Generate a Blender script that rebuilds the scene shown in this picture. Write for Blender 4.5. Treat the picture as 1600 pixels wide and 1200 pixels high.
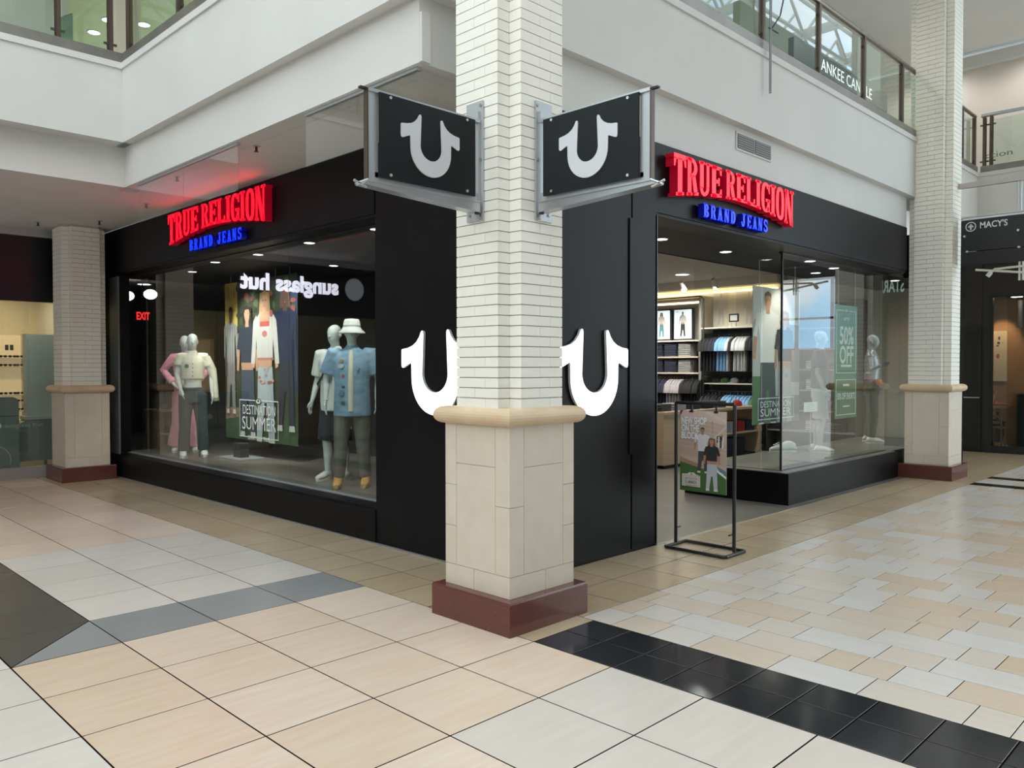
import bpy, bmesh, math, random
from mathutils import Vector, Matrix
random.seed(7)
PI = math.pi
for o in list(bpy.data.objects): bpy.data.objects.remove(o)
SC = bpy.context.scene
COL = SC.collection

# ---------------------------------------------------------------- camera, sky, lights, exposure
cam_d = bpy.data.cameras.new('camera'); cam = bpy.data.objects.new('camera', cam_d); COL.objects.link(cam)
YAW, PITCH, ROLL, FPX = math.radians(44.824), math.radians(-1.215), math.radians(-0.059), 1259.7
_f = Vector((math.cos(YAW)*math.cos(PITCH), math.sin(YAW)*math.cos(PITCH), math.sin(PITCH)))
_r = _f.cross(Vector((0, 0, 1))).normalized(); _u = _r.cross(_f)
_r2 = math.cos(ROLL)*_r + math.sin(ROLL)*_u; _u2 = -math.sin(ROLL)*_r + math.cos(ROLL)*_u
cam.matrix_world = Matrix(((_r2.x, _u2.x, -_f.x, 0), (_r2.y, _u2.y, -_f.y, 0), (_r2.z, _u2.z, -_f.z, 1.7), (0, 0, 0, 1)))
cam_d.sensor_fit = 'HORIZONTAL'; cam_d.sensor_width = 36.0; cam_d.lens = 36.0*FPX/1600.0
cam_d.clip_start = 0.05; cam_d.clip_end = 300
SC.camera = cam
SC.view_settings.view_transform = 'Standard'; SC.view_settings.look = 'None'
SC.view_settings.gamma = 1.0; SC.view_settings.use_curve_mapping = False
SC.view_settings.exposure = 0.0
W = bpy.data.worlds.new('sky'); SC.world = W; W.use_nodes = True
nt = W.node_tree; nt.nodes.clear()
wo = nt.nodes.new('ShaderNodeOutputWorld'); wb = nt.nodes.new('ShaderNodeBackground')
wt = nt.nodes.new('ShaderNodeTexCoord'); wn = nt.nodes.new('ShaderNodeTexNoise'); wr = nt.nodes.new('ShaderNodeValToRGB')
wn.inputs['Scale'].default_value = 5.0; wn.inputs['Detail'].default_value = 5
wr.color_ramp.elements[0].position = .385; wr.color_ramp.elements[0].color = (.46, .76, 1.0, 1)
wr.color_ramp.elements[1].position = .62; wr.color_ramp.elements[1].color = (1.24, 1.12, .95, 1)
nt.links.new(wt.outputs['Generated'], wn.inputs['Vector']); nt.links.new(wn.outputs['Fac'], wr.inputs['Fac'])
nt.links.new(wr.outputs['Color'], wb.inputs['Color']); nt.links.new(wb.outputs['Background'], wo.inputs['Surface'])
wb.inputs['Strength'].default_value = 3.35
def lamp(name, kind, loc, energy, color=(1, 1, 1), size=1.0, size_y=None, aim=None, spot=None, blend=.6):
    d = bpy.data.lights.new(name, kind); d.energy = energy; d.color = color
    if kind == 'AREA':
        d.size = size
        if size_y: d.shape = 'RECTANGLE'; d.size_y = size_y
    else: d.shadow_soft_size = size
    if kind == 'SPOT': d.spot_size = math.radians(spot or 60); d.spot_blend = blend
    o = bpy.data.objects.new(name, d); COL.objects.link(o); o.location = loc
    if aim is not None: o.rotation_euler = (Vector(aim)-Vector(loc)).to_track_quat('-Z', 'Y').to_euler()
    return o
# shop lighting (recessed ceiling lamps of the shop; their fittings are built further down)
for p, e in (((9.2, 7.2), 110), ((11.4, 7.0), 110), ((13.6, 7.0), 60), ((10.2, 9.6), 120), ((12.4, 9.8), 120), ((14.2, 9.0), 110), ((14.0, 11.0), 120)):
    lamp('downlight_lamp', 'SPOT', (p[0], p[1], 3.46), e, (1, .94, .86), .08, aim=(p[0], p[1], 0), spot=150)
for y, e in ((8.55, 70), (9.3, 80), (9.95, 80), (10.6, 80)):
    lamp('track_spot_lamp', 'SPOT', (14.35, y, 3.30), e, (1, .92, .8), .04, aim=(15.4, y, 1.7), spot=85)
for p, a, e in (((5.0, 6.9, 3.09), (5.15, 7.4, 1.4), 75), ((5.0, 7.9, 3.09), (5.3, 8.3, 1.4), 75),
                ((5.0, 11.0, 3.09), (5.22, 11.75, 1.4), 75), ((5.0, 9.6, 3.09), (5.9, 10.6, 1.9), 200), ((5.0, 11.6, 3.09), (5.9, 11.4, 1.9), 140),
                ((5.3, 12.0, 3.09), (5.55, 12.6, 1.4), 60),
                ((12.0, 4.9, 3.09), (12.05, 5.35, 1.6), 26), ((14.0, 4.9, 3.09), (14.15, 5.35, 1.6), 26),
                ((10.6, 4.85, 3.09), (10.6, 5.3, 1.8), 50)):
    lamp('window_spot_light', 'SPOT', p, e, (1, .95, .88), .05, aim=a, spot=75)
for x in (3.4,):
    lamp('eyewear_shop_lamp_and_fill', 'SPOT', (3.5, 14.25, 3.3), 60, (1, .92, .8), .08, aim=(3.6, 14.5, 0), spot=120)  # fill spot added to brighten the sage cabinet, no fitting
    lamp('eyewear_shop_lamp_and_fill', 'SPOT', (x, 15.9, 3.3), 90, (1, .84, .58), .08, aim=(x+.2, 16.8, 0), spot=150)
lamp('cafe_lamp', 'SPOT', (18.8, 3.0, 3.05), 22, (1, .62, .34), .08, aim=(19.0, 3.0, 0), spot=150)
lamp('art_light', 'SPOT', (19.0, 4.62, 3.0), 40, (1, .6, .3), .05, aim=(19.5, 4.75, 2.2), spot=60)
for p, e in (((3.0, 13.2), 100), ((5.4, 15.0), 100), ((8.0, 5.6), 60), ((11.0, 5.6), 60), ((14.0, 5.6), 60), ((17.2, 5.6), 60), ((17.1, 3.6), 50)):
    lamp('upper_downlight_and_fill', 'SPOT', (p[0], p[1], 7.8), e, (1, .99, .93), .08, aim=(p[0], p[1], 0), spot=155)  # right-hand ones are fill, added to brighten the upper floor, without fittings

# ---------------------------------------------------------------- materials
MATS = {}
def mat(name, color, rough=.5, metal=0.0, spec=.5, emit=None, estr=0.0, coat=0.0, sheen=0.0):
    if name in MATS: return MATS[name]
    m = bpy.data.materials.new(name); m.use_nodes = True
    b = m.node_tree.nodes['Principled BSDF']
    b.inputs['Base Color'].default_value = (*color, 1); b.inputs['Roughness'].default_value = rough
    b.inputs['Metallic'].default_value = metal; b.inputs['Specular IOR Level'].default_value = spec
    if coat: b.inputs['Coat Weight'].default_value = coat
    if emit: b.inputs['Emission Color'].default_value = (*emit, 1); b.inputs['Emission Strength'].default_value = estr
    MATS[name] = m; return m
def noisy(name, c1, c2, rough=.5, scale=6, stretch=(1, 1, 1), detail=5, bump=0.0, per_object=False, metal=0, spec=.5, lo=.3, hi=.7, rmix=.45):
    """two tones of one colour mixed by noise; optionally every object gets its own shade"""
    if name in MATS: return MATS[name]
    m = mat(name, c1, rough, metal, spec); t = m.node_tree; N = t.nodes; L = t.links; b = N['Principled BSDF']
    tc = N.new('ShaderNodeTexCoord'); mp = N.new('ShaderNodeMapping'); mp.inputs['Scale'].default_value = stretch
    nz = N.new('ShaderNodeTexNoise'); nz.inputs['Scale'].default_value = scale; nz.inputs['Detail'].default_value = detail
    rp = N.new('ShaderNodeValToRGB'); rp.color_ramp.elements[0].position = lo; rp.color_ramp.elements[1].position = hi
    rp.color_ramp.elements[0].color = (*c1, 1); rp.color_ramp.elements[1].color = (*c2, 1)
    L.new(tc.outputs['Object'], mp.inputs['Vector'])
    if per_object:
        oi = N.new('ShaderNodeObjectInfo'); ad = N.new('ShaderNodeVectorMath'); ad.operation = 'MULTIPLY_ADD'
        ad.inputs[1].default_value = (37, 61, 17)
        L.new(oi.outputs['Random'], ad.inputs[0]); L.new(mp.outputs['Vector'], ad.inputs[2]); L.new(ad.outputs['Vector'], nz.inputs['Vector'])
        mx = N.new('ShaderNodeMix'); mx.data_type = 'RGBA'; mx.inputs['Factor'].default_value = rmix
        r2 = N.new('ShaderNodeValToRGB'); r2.color_ramp.elements[0].color = (*c1, 1); r2.color_ramp.elements[1].color = (*c2, 1)
        L.new(oi.outputs['Random'], r2.inputs['Fac']); L.new(nz.outputs['Fac'], rp.inputs['Fac'])
        L.new(rp.outputs['Color'], mx.inputs['A']); L.new(r2.outputs['Color'], mx.inputs['B'])
        L.new(mx.outputs['Result'], b.inputs['Base Color'])
    else:
        L.new(mp.outputs['Vector'], nz.inputs['Vector']); L.new(nz.outputs['Fac'], rp.inputs['Fac'])
        L.new(rp.outputs['Color'], b.inputs['Base Color'])
    if bump:
        bp = N.new('ShaderNodeBump'); bp.inputs['Strength'].default_value = bump; bp.inputs['Distance'].default_value = .004
        L.new(nz.outputs['Fac'], bp.inputs['Height']); L.new(bp.outputs['Normal'], b.inputs['Normal'])
    return m
def glass(name, tint=(.93, .97, .96), gloss=1.0, ior=1.5):
    if name in MATS: return MATS[name]
    m = bpy.data.materials.new(name); m.use_nodes = True; t = m.node_tree; N = t.nodes; L = t.links; N.clear()
    o = N.new('ShaderNodeOutputMaterial'); mx = N.new('ShaderNodeMixShader'); tr = N.new('ShaderNodeBsdfTransparent'); gl = N.new('ShaderNodeBsdfGlossy')
    fr = N.new('ShaderNodeFresnel'); fr.inputs['IOR'].default_value = ior
    tr.inputs['Color'].default_value = (*tint, 1); gl.inputs['Roughness'].default_value = 0.0; gl.inputs['Color'].default_value = (gloss, gloss, gloss, 1)
    ge = N.new('ShaderNodeNewGeometry'); m1 = N.new('ShaderNodeMath'); m1.operation = 'SUBTRACT'; m1.inputs[0].default_value = 1; L.new(ge.outputs['Backfacing'], m1.inputs[1])
    m2 = N.new('ShaderNodeMath'); m2.operation = 'MULTIPLY'; m2.use_clamp = True; L.new(fr.outputs['Fac'], m2.inputs[0]); L.new(m1.outputs[0], m2.inputs[1])
    m3 = N.new('ShaderNodeMath'); m3.operation = 'MULTIPLY'; m3.use_clamp = True; m3.inputs[1].default_value = 1.7; L.new(m2.outputs[0], m3.inputs[0])
    L.new(m3.outputs[0], mx.inputs['Fac']); L.new(tr.outputs['BSDF'], mx.inputs[1]); L.new(gl.outputs['BSDF'], mx.inputs[2]); L.new(mx.outputs['Shader'], o.inputs['Surface'])
    MATS[name] = m; return m
WHITE = noisy('white_painted_plaster', (.63, .625, .605), (.665, .66, .64), .6, 1.5)
SOFFIT = noisy('ceiling_plaster', (.66, .63, .60), (.70, .68, .65), .7, 2)
BLACK = noisy('black_panel', (.006, .006, .0075), (.0085, .0085, .010), .42, 3, spec=.16)
BLACKM = mat('black_metal', (.012, .012, .013), .42)
DARK = mat('dark_interior_paint', (.018, .018, .020), .6)
NAVY = mat('dark_navy_backdrop', (.010, .011, .016), .5)
BRICK = noisy('cream_painted_brick', (.86, .835, .755), (.89, .87, .80), .55, 14, bump=.25, per_object=True)
MORTAR = mat('recessed_mortar', (.50, .48, .43), .85)
STONE = noisy('honed_limestone', (.62, .545, .44), (.69, .62, .52), .5, 9, per_object=True)
CAPST = noisy('buff_cap_stone', (.64, .47, .30), (.69, .54, .37), .42, 7)
GRANITE = noisy('red_polished_granite', (.085, .026, .020), (.17, .062, .050), .13, 160, detail=2)
STEEL = mat('brushed_aluminium', (.55, .57, .59), .34, .9)
STEEL2 = mat('grey_aluminium_plate', (.50, .52, .54), .45, .6)
BRONZE = mat('dark_bronze_post', (.10, .075, .06), .35, .6)
SHOE = noisy('railing_base_channel', (.20, .19, .17), (.27, .255, .235), .35, 3, metal=.5)
GLASS = glass('window_glass'); RGLASS = glass('railing_glass', (.86, .93, .89)); BGLASS = glass('baffle_glass', (.96, .965, .965))
CONC = noisy('grey_shop_floor', (.15, .138, .12), (.20, .185, .16), .32, 1.6)
GREYP = mat('grey_interior_paint', (.42, .40, .38), .7)
CREAM = mat('cream_interior_paint', (.72, .66, .55), .65)
TAN = noisy('tan_wood_veneer', (.46, .34, .22), (.54, .41, .27), .5, 5, (1, 1, 8))
MANN = mat('pale_grey_mannequin_skin', (.56, .60, .58), .32)
MANN2 = mat('grey_mannequin_skin', (.40, .42, .42), .32)
def flat(c, rough=.55):
    n = 'ink_%02x%02x%02x' % tuple(int(max(0, min(1, v))*255) for v in c)
    return mat(n, c, rough)
def glow(name, c, s): return mat(name, c, .4, emit=c, estr=s)
LAMP = glow('lamp_diffuser', (1, .96, .88), 9)

# ---------------------------------------------------------------- mesh helpers
ORIG = {}
def org(o): return ORIG.get(o.name, Vector((0, 0, 0))) if o is not None else Vector((0, 0, 0))
class MB:
    def __init__(s): s.v = []; s.f = []; s.m = []; s.mats = []; s.sm = []
    def mi(s, m):
        if m not in s.mats: s.mats.append(m)
        return s.mats.index(m)
    def add(s, vs, fs, m, smooth=False):
        b = len(s.v); s.v += [tuple(p) for p in vs]; k = s.mi(m)
        for f in fs: s.f.append([b+i for i in f]); s.m.append(k); s.sm.append(smooth)
        return s
    def box(s, x0, x1, y0, y1, z0, z1, m):
        v = [(x0, y0, z0), (x1, y0, z0), (x1, y1, z0), (x0, y1, z0), (x0, y0, z1), (x1, y0, z1), (x1, y1, z1), (x0, y1, z1)]
        return s.add(v, [(3, 2, 1, 0), (4, 5, 6, 7), (0, 1, 5, 4), (1, 2, 6, 5), (2, 3, 7, 6), (3, 0, 4, 7)], m)
    def prism(s, F, poly, n0, n1, m, mside=None):
        a = sum(poly[i][0]*poly[(i+1) % len(poly)][1]-poly[(i+1) % len(poly)][0]*poly[i][1] for i in range(len(poly)))
        if a < 0: poly = poly[::-1]
        n = len(poly); P = [F(u, v, n1) for u, v in poly]
        if n1 == n0: return s.add(P, [list(range(n))], m)
        Q = [F(u, v, n0) for u, v in poly]
        s.add(P, [list(range(n))], m)
        s.add(P+Q, [(i, n+i, n+(i+1) % n, (i+1) % n) for i in range(n)]+[list(range(2*n-1, n-1, -1))], mside or m)
        return s
    def tube(s, pts, r, m, n=8, smooth=True, cap=True, sq=1.0):
        pts = [Vector(p) for p in pts]; k = len(pts); R = r if isinstance(r, (list, tuple)) else [r]*k
        V = []; up = None
        for i, p in enumerate(pts):
            d = (pts[min(i+1, k-1)]-pts[max(i-1, 0)]).normalized()
            if up is None:
                up = Vector((0, 0, 1)) if abs(d.z) < .9 else Vector((1, 0, 0))
            a = d.cross(up).normalized(); b = a.cross(d).normalized(); up = b
            for j in range(n):
                t = 2*PI*(j+.5)/n; V.append(p+(a*math.cos(t)+b*math.sin(t)*sq)*R[i])
        Fs = [(i*n+j, i*n+(j+1) % n, (i+1)*n+(j+1) % n, (i+1)*n+j) for i in range(k-1) for j in range(n)]
        s.add(V, [f[::-1] for f in Fs], m, smooth)
        if cap:
            s.add(V[:n], [list(range(n))], m); s.add(V[-n:], [list(range(n-1, -1, -1))], m)
        return s
    def loft(s, rings, m, n=14, smooth=True):
        """rings: (centre, half x, half y [, axis a, axis b])"""
        V = []
        for rg in rings:
            c = Vector(rg[0]); a = Vector(rg[3]) if len(rg) > 3 else Vector((1, 0, 0)); b = Vector(rg[4]) if len(rg) > 4 else Vector((0, 1, 0))
            for j in range(n):
                t = 2*PI*j/n; V.append(c+a*rg[1]*math.cos(t)+b*rg[2]*math.sin(t))
        k = len(rings)
        s.add(V, [(i*n+j, i*n+(j+1) % n, (i+1)*n+(j+1) % n, (i+1)*n+j) for i in range(k-1) for j in range(n)], m, smooth)
        s.add(V[:n], [list(range(n-1, -1, -1))], m); s.add(V[-n:], [list(range(n))], m)
        return s
    def ball(s, c, rx, ry, rz, m, n=14, k=9):
        return s.loft([((c[0], c[1], c[2]+rz*math.sin(-PI/2+PI*(i+.35)/(k-.3))), rx*math.cos(-PI/2+PI*(i+.35)/(k-.3)), ry*math.cos(-PI/2+PI*(i+.35)/(k-.3))) for i in range(k)], m, n)
    def disc(s, c, r, h, m, n=20):
        return s.loft([((c[0], c[1], c[2]), r, r), ((c[0], c[1], c[2]+h), r, r)], m, n, False)
    def build(s, name, parent=None, label=None, bevel=0, offset=None):
        me = bpy.data.meshes.new(name); off = org(parent) if offset is None else Vector(offset)
        me.from_pydata([(x-off.x, y-off.y, z-off.z) for x, y, z in s.v], [], s.f)
        for m in s.mats: me.materials.append(m)
        me.polygons.foreach_set('material_index', s.m); me.polygons.foreach_set('use_smooth', s.sm); me.update()
        o = bpy.data.objects.new(name, me); COL.objects.link(o)
        if parent is not None: o.parent = parent; ORIG[o.name] = off
        elif offset is not None: o.location = off; ORIG[o.name] = off
        if bevel:
            bv = o.modifiers.new('bevel', 'BEVEL'); bv.width = bevel; bv.segments = 2; bv.limit_method = 'ANGLE'
        if label: o['label'] = label
        return o
def thing(name, label, cat, loc=(0, 0, 0), group=None):
    o = bpy.data.objects.new(name, None); COL.objects.link(o); o.location = loc; o.empty_display_size = .1
    ORIG[o.name] = Vector(loc); tag(o, label, cat, group); return o
def tag(o, label, cat, group=None, kind='thing'):
    o['label'] = label; o['category'] = cat; o['kind'] = kind
    if group: o['group'] = group
    return o
def solo(mb, name, label, cat, loc, group=None, bevel=0):
    return tag(mb.build(name, offset=loc, bevel=bevel), label, cat, group)
def struct(o): o['kind'] = 'structure'; return o
def frame(o, U, V=(0, 0, 1)):
    o = Vector(o); U = Vector(U); V = Vector(V); N = U.cross(V)
    return lambda u, v, n=0.0: tuple(o+U*u+V*v+N*n)
def copy_tree(o, loc=None, parent=None, rz=None):
    c = o.copy(); COL.objects.link(c)
    if parent is not None: c.parent = parent
    if loc is not None: c.location = loc
    if rz is not None: c.rotation_euler = (0, 0, rz)
    for ch in list(o.children): copy_tree(ch, None, c)
    return c
def rect(x0, x1, y0, y1): return [(x0, y0), (x1, y0), (x1, y1), (x0, y1)]
def ring(cx, cy, ro, so, ri, si, a0=0, a1=360, n=22, p=1.0):
    """annular sector as quads; p<1 squares the curve off"""
    def pt(a, r, q):
        c, s_ = math.cos(a), math.sin(a)
        return (cx+r*math.copysign(abs(c)**p, c), cy+q*math.copysign(abs(s_)**p, s_))
    A = [math.radians(a0+(a1-a0)*i/n) for i in range(n+1)]
    return [[pt(A[i], ri, si), pt(A[i], ro, so), pt(A[i+1], ro, so), pt(A[i+1], ri, si)] for i in range(n)]
ORD = ['first', 'second', 'third', 'fourth', 'fifth', 'sixth', 'seventh', 'eighth', 'ninth', 'tenth', 'eleventh', 'twelfth', 'thirteenth', 'fourteenth', 'fifteenth', 'sixteenth']
_tc = {}
def text_polys(body, bold=0.0):
    """outline of sans text as faces in unit cap height: (verts2d, faces, width)"""
    key = (body, bold)
    if key in _tc: return _tc[key]
    cu = bpy.data.curves.new('txt', 'FONT'); cu.body = body; cu.size = 1.0; cu.offset = bold; cu.resolution_u = 3
    ob = bpy.data.objects.new('txt', cu); COL.objects.link(ob)
    me = bpy.data.meshes.new_from_object(ob.evaluated_get(bpy.context.evaluated_depsgraph_get()))
    vs = [(v.co.x, v.co.y) for v in me.vertices]; fs = [list(p.vertices) for p in me.polygons]
    bpy.data.objects.remove(ob); bpy.data.curves.remove(cu); bpy.data.meshes.remove(me)
    x0 = min(v[0] for v in vs); x1 = max(v[0] for v in vs); vs = [(x-x0, y/.69) for x, y in vs]
    _tc[key] = (vs, fs, x1-x0); return _tc[key]
def put_text(mb, F, body, u, v, width, height, m, n=.001, bold=0.0, mirror=False):
    """flat lettering on frame F with its lower left corner at (u, v)"""
    vs, fs, w = text_polys(body, bold)
    mb.add([F(u+x/w*width, v+y*height, n) for x, y in vs], fs, m)
# ---------------------------------------------------------------- lettering outlines are made once, before the scene fills up
for _s in ("MACY'S", 'NEW SHOP', 'ON THE', 'BLOCK', 'DESTINATION', 'SUMMER', 'OWN YOUR TRUE', '50%', 'OFF', 'UP TO', 'YANKEE CANDLE', 'sunglass hut', 'STARBUCKS',
           'ction', 'EXIT', '50% OFF SHORTS', 'EXTRA'):
    for _b in (0.0, .02, .045): text_polys(_s, _b)

# ---------------------------------------------------------------- floor: every tile is a piece of its own on a dark joint bed
def tile_mat(name, c1, c2, axis, rough=.28, rmix=.5):
    st = (1.2, 9, 1) if axis == 'x' else (9, 1.2, 1)
    return noisy(name, c1, c2, rough, 2.2, st, 6, per_object=True, lo=.28, hi=.72, rmix=rmix)
T_BEIGE = tile_mat('beige_travertine_tile', (.57, .415, .285), (.68, .565, .465), 'x')
T_PALE = tile_mat('pale_grey_travertine_tile', (.555, .495, .435), (.64, .58, .52), 'x')
T_GREY = tile_mat('grey_slate_tile', (.225, .225, .222), (.275, .277, .275), 'x')
T_DARK = tile_mat('dark_brown_slate_tile', (.066, .060, .052), (.080, .073, .064), 'x', .3)
T_BLACK = tile_mat('black_granite_tile', (.015, .016, .019), (.026, .027, .030), 'x', .14)
T_PLANK = tile_mat('mixed_travertine_plank', (.56, .43, .29), (.60, .595, .585), 'y', .28, .72)
T_BORD = tile_mat('tan_border_tile', (.40, .30, .185), (.50, .40, .27), 'x', .26)
floor = struct(MB().box(-9.5, 24, -9.5, 16, -.12, -.009, mat('tile_joint_bed', (.018, .011, .008), .95, spec=.0)).build('floor'))
_fx, _fy = math.cos(YAW), math.sin(YAW)
def in_view(x, y, pad=.7):
    d = x*_fx+y*_fy; s_ = x*_fy-y*_fx
    return d > 2.7 and abs(s_) < d*.66+pad
TM = {}
tiles = []      # (distance, name, cx, cy, w, h, material, polygon)
def tile(name, x0, x1, y0, y1, m, poly=None):
    cx, cy = (x0+x1)/2, (y0+y1)/2
    tiles.append((cx*_fx+cy*_fy if in_view(cx, cy) else 99, name, cx, cy, x1-x0, y1-y0, m, poly))
J = .0042
GROUT = mat('dark_tile_grout', (.022, .013, .009), .95, spec=0)
def tile_mesh(w, h, m, poly):
    key = (round(w, 3), round(h, 3), m.name, tuple(poly) if poly else None)
    if key in TM: return TM[key]
    mb = MB(); j = .0026 if m is T_PLANK else J; a, b = w/2-j, h/2-j
    if poly: mb.prism(frame((0, 0, 0), (1, 0, 0), (0, 1, 0)), poly, -.02, 0, m, GROUT)
    else:
        c = .0012
        mb.add([(-a, -b, -.02), (a, -b, -.02), (a, b, -.02), (-a, b, -.02), (-a, -b, -c), (a, -b, -c), (a, b, -c), (-a, b, -c), (-a+c, -b+c, 0), (a-c, -b+c, 0), (a-c, b-c, 0), (-a+c, b-c, 0)],
               [(0, 1, 5, 4), (1, 2, 6, 5), (2, 3, 7, 6), (3, 0, 4, 7), (4, 5, 9, 8), (5, 6, 10, 9), (6, 7, 11, 10), (7, 4, 8, 11), (8, 9, 10, 11)], m)
        for q in range(4): mb.m[q] = mb.mi(GROUT)
    o = mb.build('tile_pattern'); TM[key] = o.data; bpy.data.objects.remove(o); return TM[key]
G = .6
XL = [3.61-G*i for i in range(0, 22)]           # joint lines of the big tiles
YL = [3.40+G*i for i in range(-22, 18)]
def big(x0, x1, y0, y1):
    cx, cy = (x0+x1)/2, (y0+y1)/2
    if cx > 1.21 and cx < 1.81 and cy > 5.2: m = None
    if 1.21 < cx < 1.81 and cy > 5.8: tile('dark_floor_tile', x0, x1, y0, y1, T_DARK)
    elif 1.21 < cx < 1.81 and 5.2 < cy < 5.8:   # mitred corner: grey below, dark above the diagonal
        h = G/2-J
        tile('grey_floor_tile', x0, x1, y0, y1, T_GREY, [(-h+.006, -h), (h, -h), (h, h-.006)])
        tile('dark_floor_tile', x0, x1, y0, y1, T_DARK, [(-h, -h+.006), (h-.006, h), (-h, h)])
    elif cx > 1.81 and 5.2 < cy < 5.8: tile('grey_floor_tile', x0, x1, y0, y1, T_GREY)
    elif cx > 1.81 and 5.8 < cy < 8.2: tile('pale_floor_tile', x0, x1, y0, y1, T_PALE)
    elif cx < 1.21 or cy < 2.2: tile('pale_floor_tile', x0, x1, y0, y1, T_PALE)  # pale tone at low y puts the sky's reflection into the tile colour
    elif cy < 2.8 and cx > 2.4: tile('pale_floor_tile', x0, x1, y0, y1, T_PALE)
    else: tile('beige_floor_tile', x0, x1, y0, y1, T_BEIGE)
for i in range(len(XL)-1):
    for y0 in YL:
        if y0+G > 14.2: continue
        big(XL[i+1], XL[i], y0, y0+G)
# black granite strip, two tiles wide
y = 3.40
while y > -4:
    for x0, x1 in ((3.61, 3.905), (3.905, 4.20)): tile('black_floor_tile', x0, x1, y-.31, y, T_BLACK)
    y -= .31
# planks right of the strip, in staggered courses
rr = random.Random(3)
x = 4.20; k = 0
while x < 15.6:
    y = 3.50; w = .298; first = True
    while y > -4:
        l = rr.choice((.2, .3, .3, .5, .5)); l = l*(.5+.5*rr.random()) if first else l; first = False
        strip = any(a < x+w/2 < a+.31 for a in (12.7, 13.8))
        tile('black_floor_tile' if strip else 'plank_floor_tile', x, x+w, y-l, y, T_BLACK if strip else T_PLANK)
        y -= l
    x += w
# tan border along both shop fronts, round the columns
y = 4.43
while y < 13.9:
    for x0, x1 in ((3.61, 4.07), (4.07, 4.545)): tile('border_floor_tile', x0, x1, y, y+.46, T_BORD)
    y += .46
x = 3.61
while x < 17.8:
    w = .59 if x < 3.7 else min(.46, 17.9-x)
    for y0, y1 in ((3.40 if x < 3.7 else 3.50, 3.96), (3.96, 4.425)): tile('border_floor_tile', x, x+w, y0, y1, T_BORD)
    x += w
x = 13.99
while x < 17.9:
    for q in range(4): tile('border_floor_tile', x, min(x+.46, 17.9), 4.43+q*.46, 4.89+q*.46, T_BORD)
    x += .46
tiles.sort(key=lambda t: t[0])
cnt = {}; rest = {}
for d, nm, cx, cy, w, h, m, poly in tiles:
    if d < 13: cnt[nm] = cnt.get(nm, 0)+1
    if d < 13 and cnt[nm] <= 290:
        o = bpy.data.objects.new(nm, tile_mesh(w, h, m, poly)); COL.objects.link(o); o.location = (cx, cy, 0); o.parent = floor
    else:
        mb = rest.setdefault(nm, MB()); a, b = w/2-J, h/2-J
        if poly: mb.prism(frame((cx, cy, 0), (1, 0, 0), (0, 1, 0)), poly, -.02, 0, m)
        else: mb.box(cx-a, cx+a, cy-b, cy+b, -.02, 0, m)
for nm, mb in rest.items():
    o = mb.build('distant_'+nm, floor); o['kind'] = 'stuff'
# mall floor outside the view: one plain slab level with the tiles
mb = MB()
mb.box(3.62, 24, -9.5, -4.2, -.02, 0, T_PALE); mb.box(15.75, 24, -4, 3.5, -.02, 0, T_PALE)
mb.build('plain_floor_field', floor)
# shop floor
struct(MB().box(4.6, 15.9, 4.44, 23, -.1, .001, CONC).build('floor_shop'))
struct(MB().box(6.39, 9.33, 4.405, 4.44, -.01, .004, mat('metal_threshold', (.35, .33, .30), .35, .8)).build('trim_1'))

# ---------------------------------------------------------------- shop fronts (black), x = 4.55 and y = 4.43
CZ = 3.82       # mall ceiling
LW, RW = 4.55, 4.43
GX, GY, SGX = 4.77, 4.72, 9.53      # glass planes, set back from the black fronts
mb = MB()
mb.box(LW, GX+.03, 4.43, 6.36, 0, CZ, BLACK)                 # corner pier
mb.box(LW, GX+.03, 6.36, 13.3, 3.13, CZ, BLACK)              # sign band
mb.box(LW, GX+.03, 6.36, 13.3, 0, .35, BLACK)                # plinth
mb.box(LW, GX+.03, 13.3, 13.9, 0, CZ, BLACK)
wl = struct(mb.build('wall_left'))
MB().box(LW-.012, LW, 4.55, 5.95, .02, CZ-.01, BLACK).build('panel', wl)
MB().box(LW-.012, LW, 6.36, 13.3, 3.16, CZ-.01, BLACK).build('panel', wl)
MB().box(LW-.012, LW, 6.36, 13.3, .02, .33, BLACK).build('panel', wl)
MB().box(LW-.025, LW+.02, 4.44, 13.9, .0, .014, mat('grey_edge_trim', (.42, .41, .40), .4, .6)).build('edge_trim', wl)
MB().box(LW-.01, LW+.02, 13.08, 13.42, .36, 3.1, mat('grey_jamb', (.12, .12, .125), .4)).build('jamb_trim', wl)
mb = MB()
mb.box(GX+.03, 6.39, RW, GY+.01, 0, CZ, BLACK)
mb.box(LW, GX+.03, RW-.0, RW+.001, 0, CZ, BLACK)
mb.box(6.39, 12.985, RW, GY+.01, 3.13, CZ, BLACK)
mb.box(13.77, 15.9, RW, GY+.01, 3.13, CZ, BLACK)
mb.box(15.3, 15.9, RW, GY+.01, 0, 3.13, BLACK)
wr_ = struct(mb.build('wall_right'))
MB().box(4.60, 5.985, RW-.012, RW, .02, CZ-.01, BLACK).build('panel', wr_)
MB().box(6.0, 6.385, RW-.018, RW, .02, CZ-.01, BLACK).build('panel', wr_)
MB().box(5.95, 6.30, RW-.026, RW-.018, .9, 3.05, BLACK).build('panel', wr_)
MB().box(6.39, 12.98, RW-.012, RW, 3.16, CZ-.01, BLACK).build('panel', wr_)
MB().box(6.36, 6.395, RW-.018, RW+.2, 0, 3.13, mat('black_reveal', (.02, .022, .026), .3)).build('door_reveal', wr_)
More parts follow.
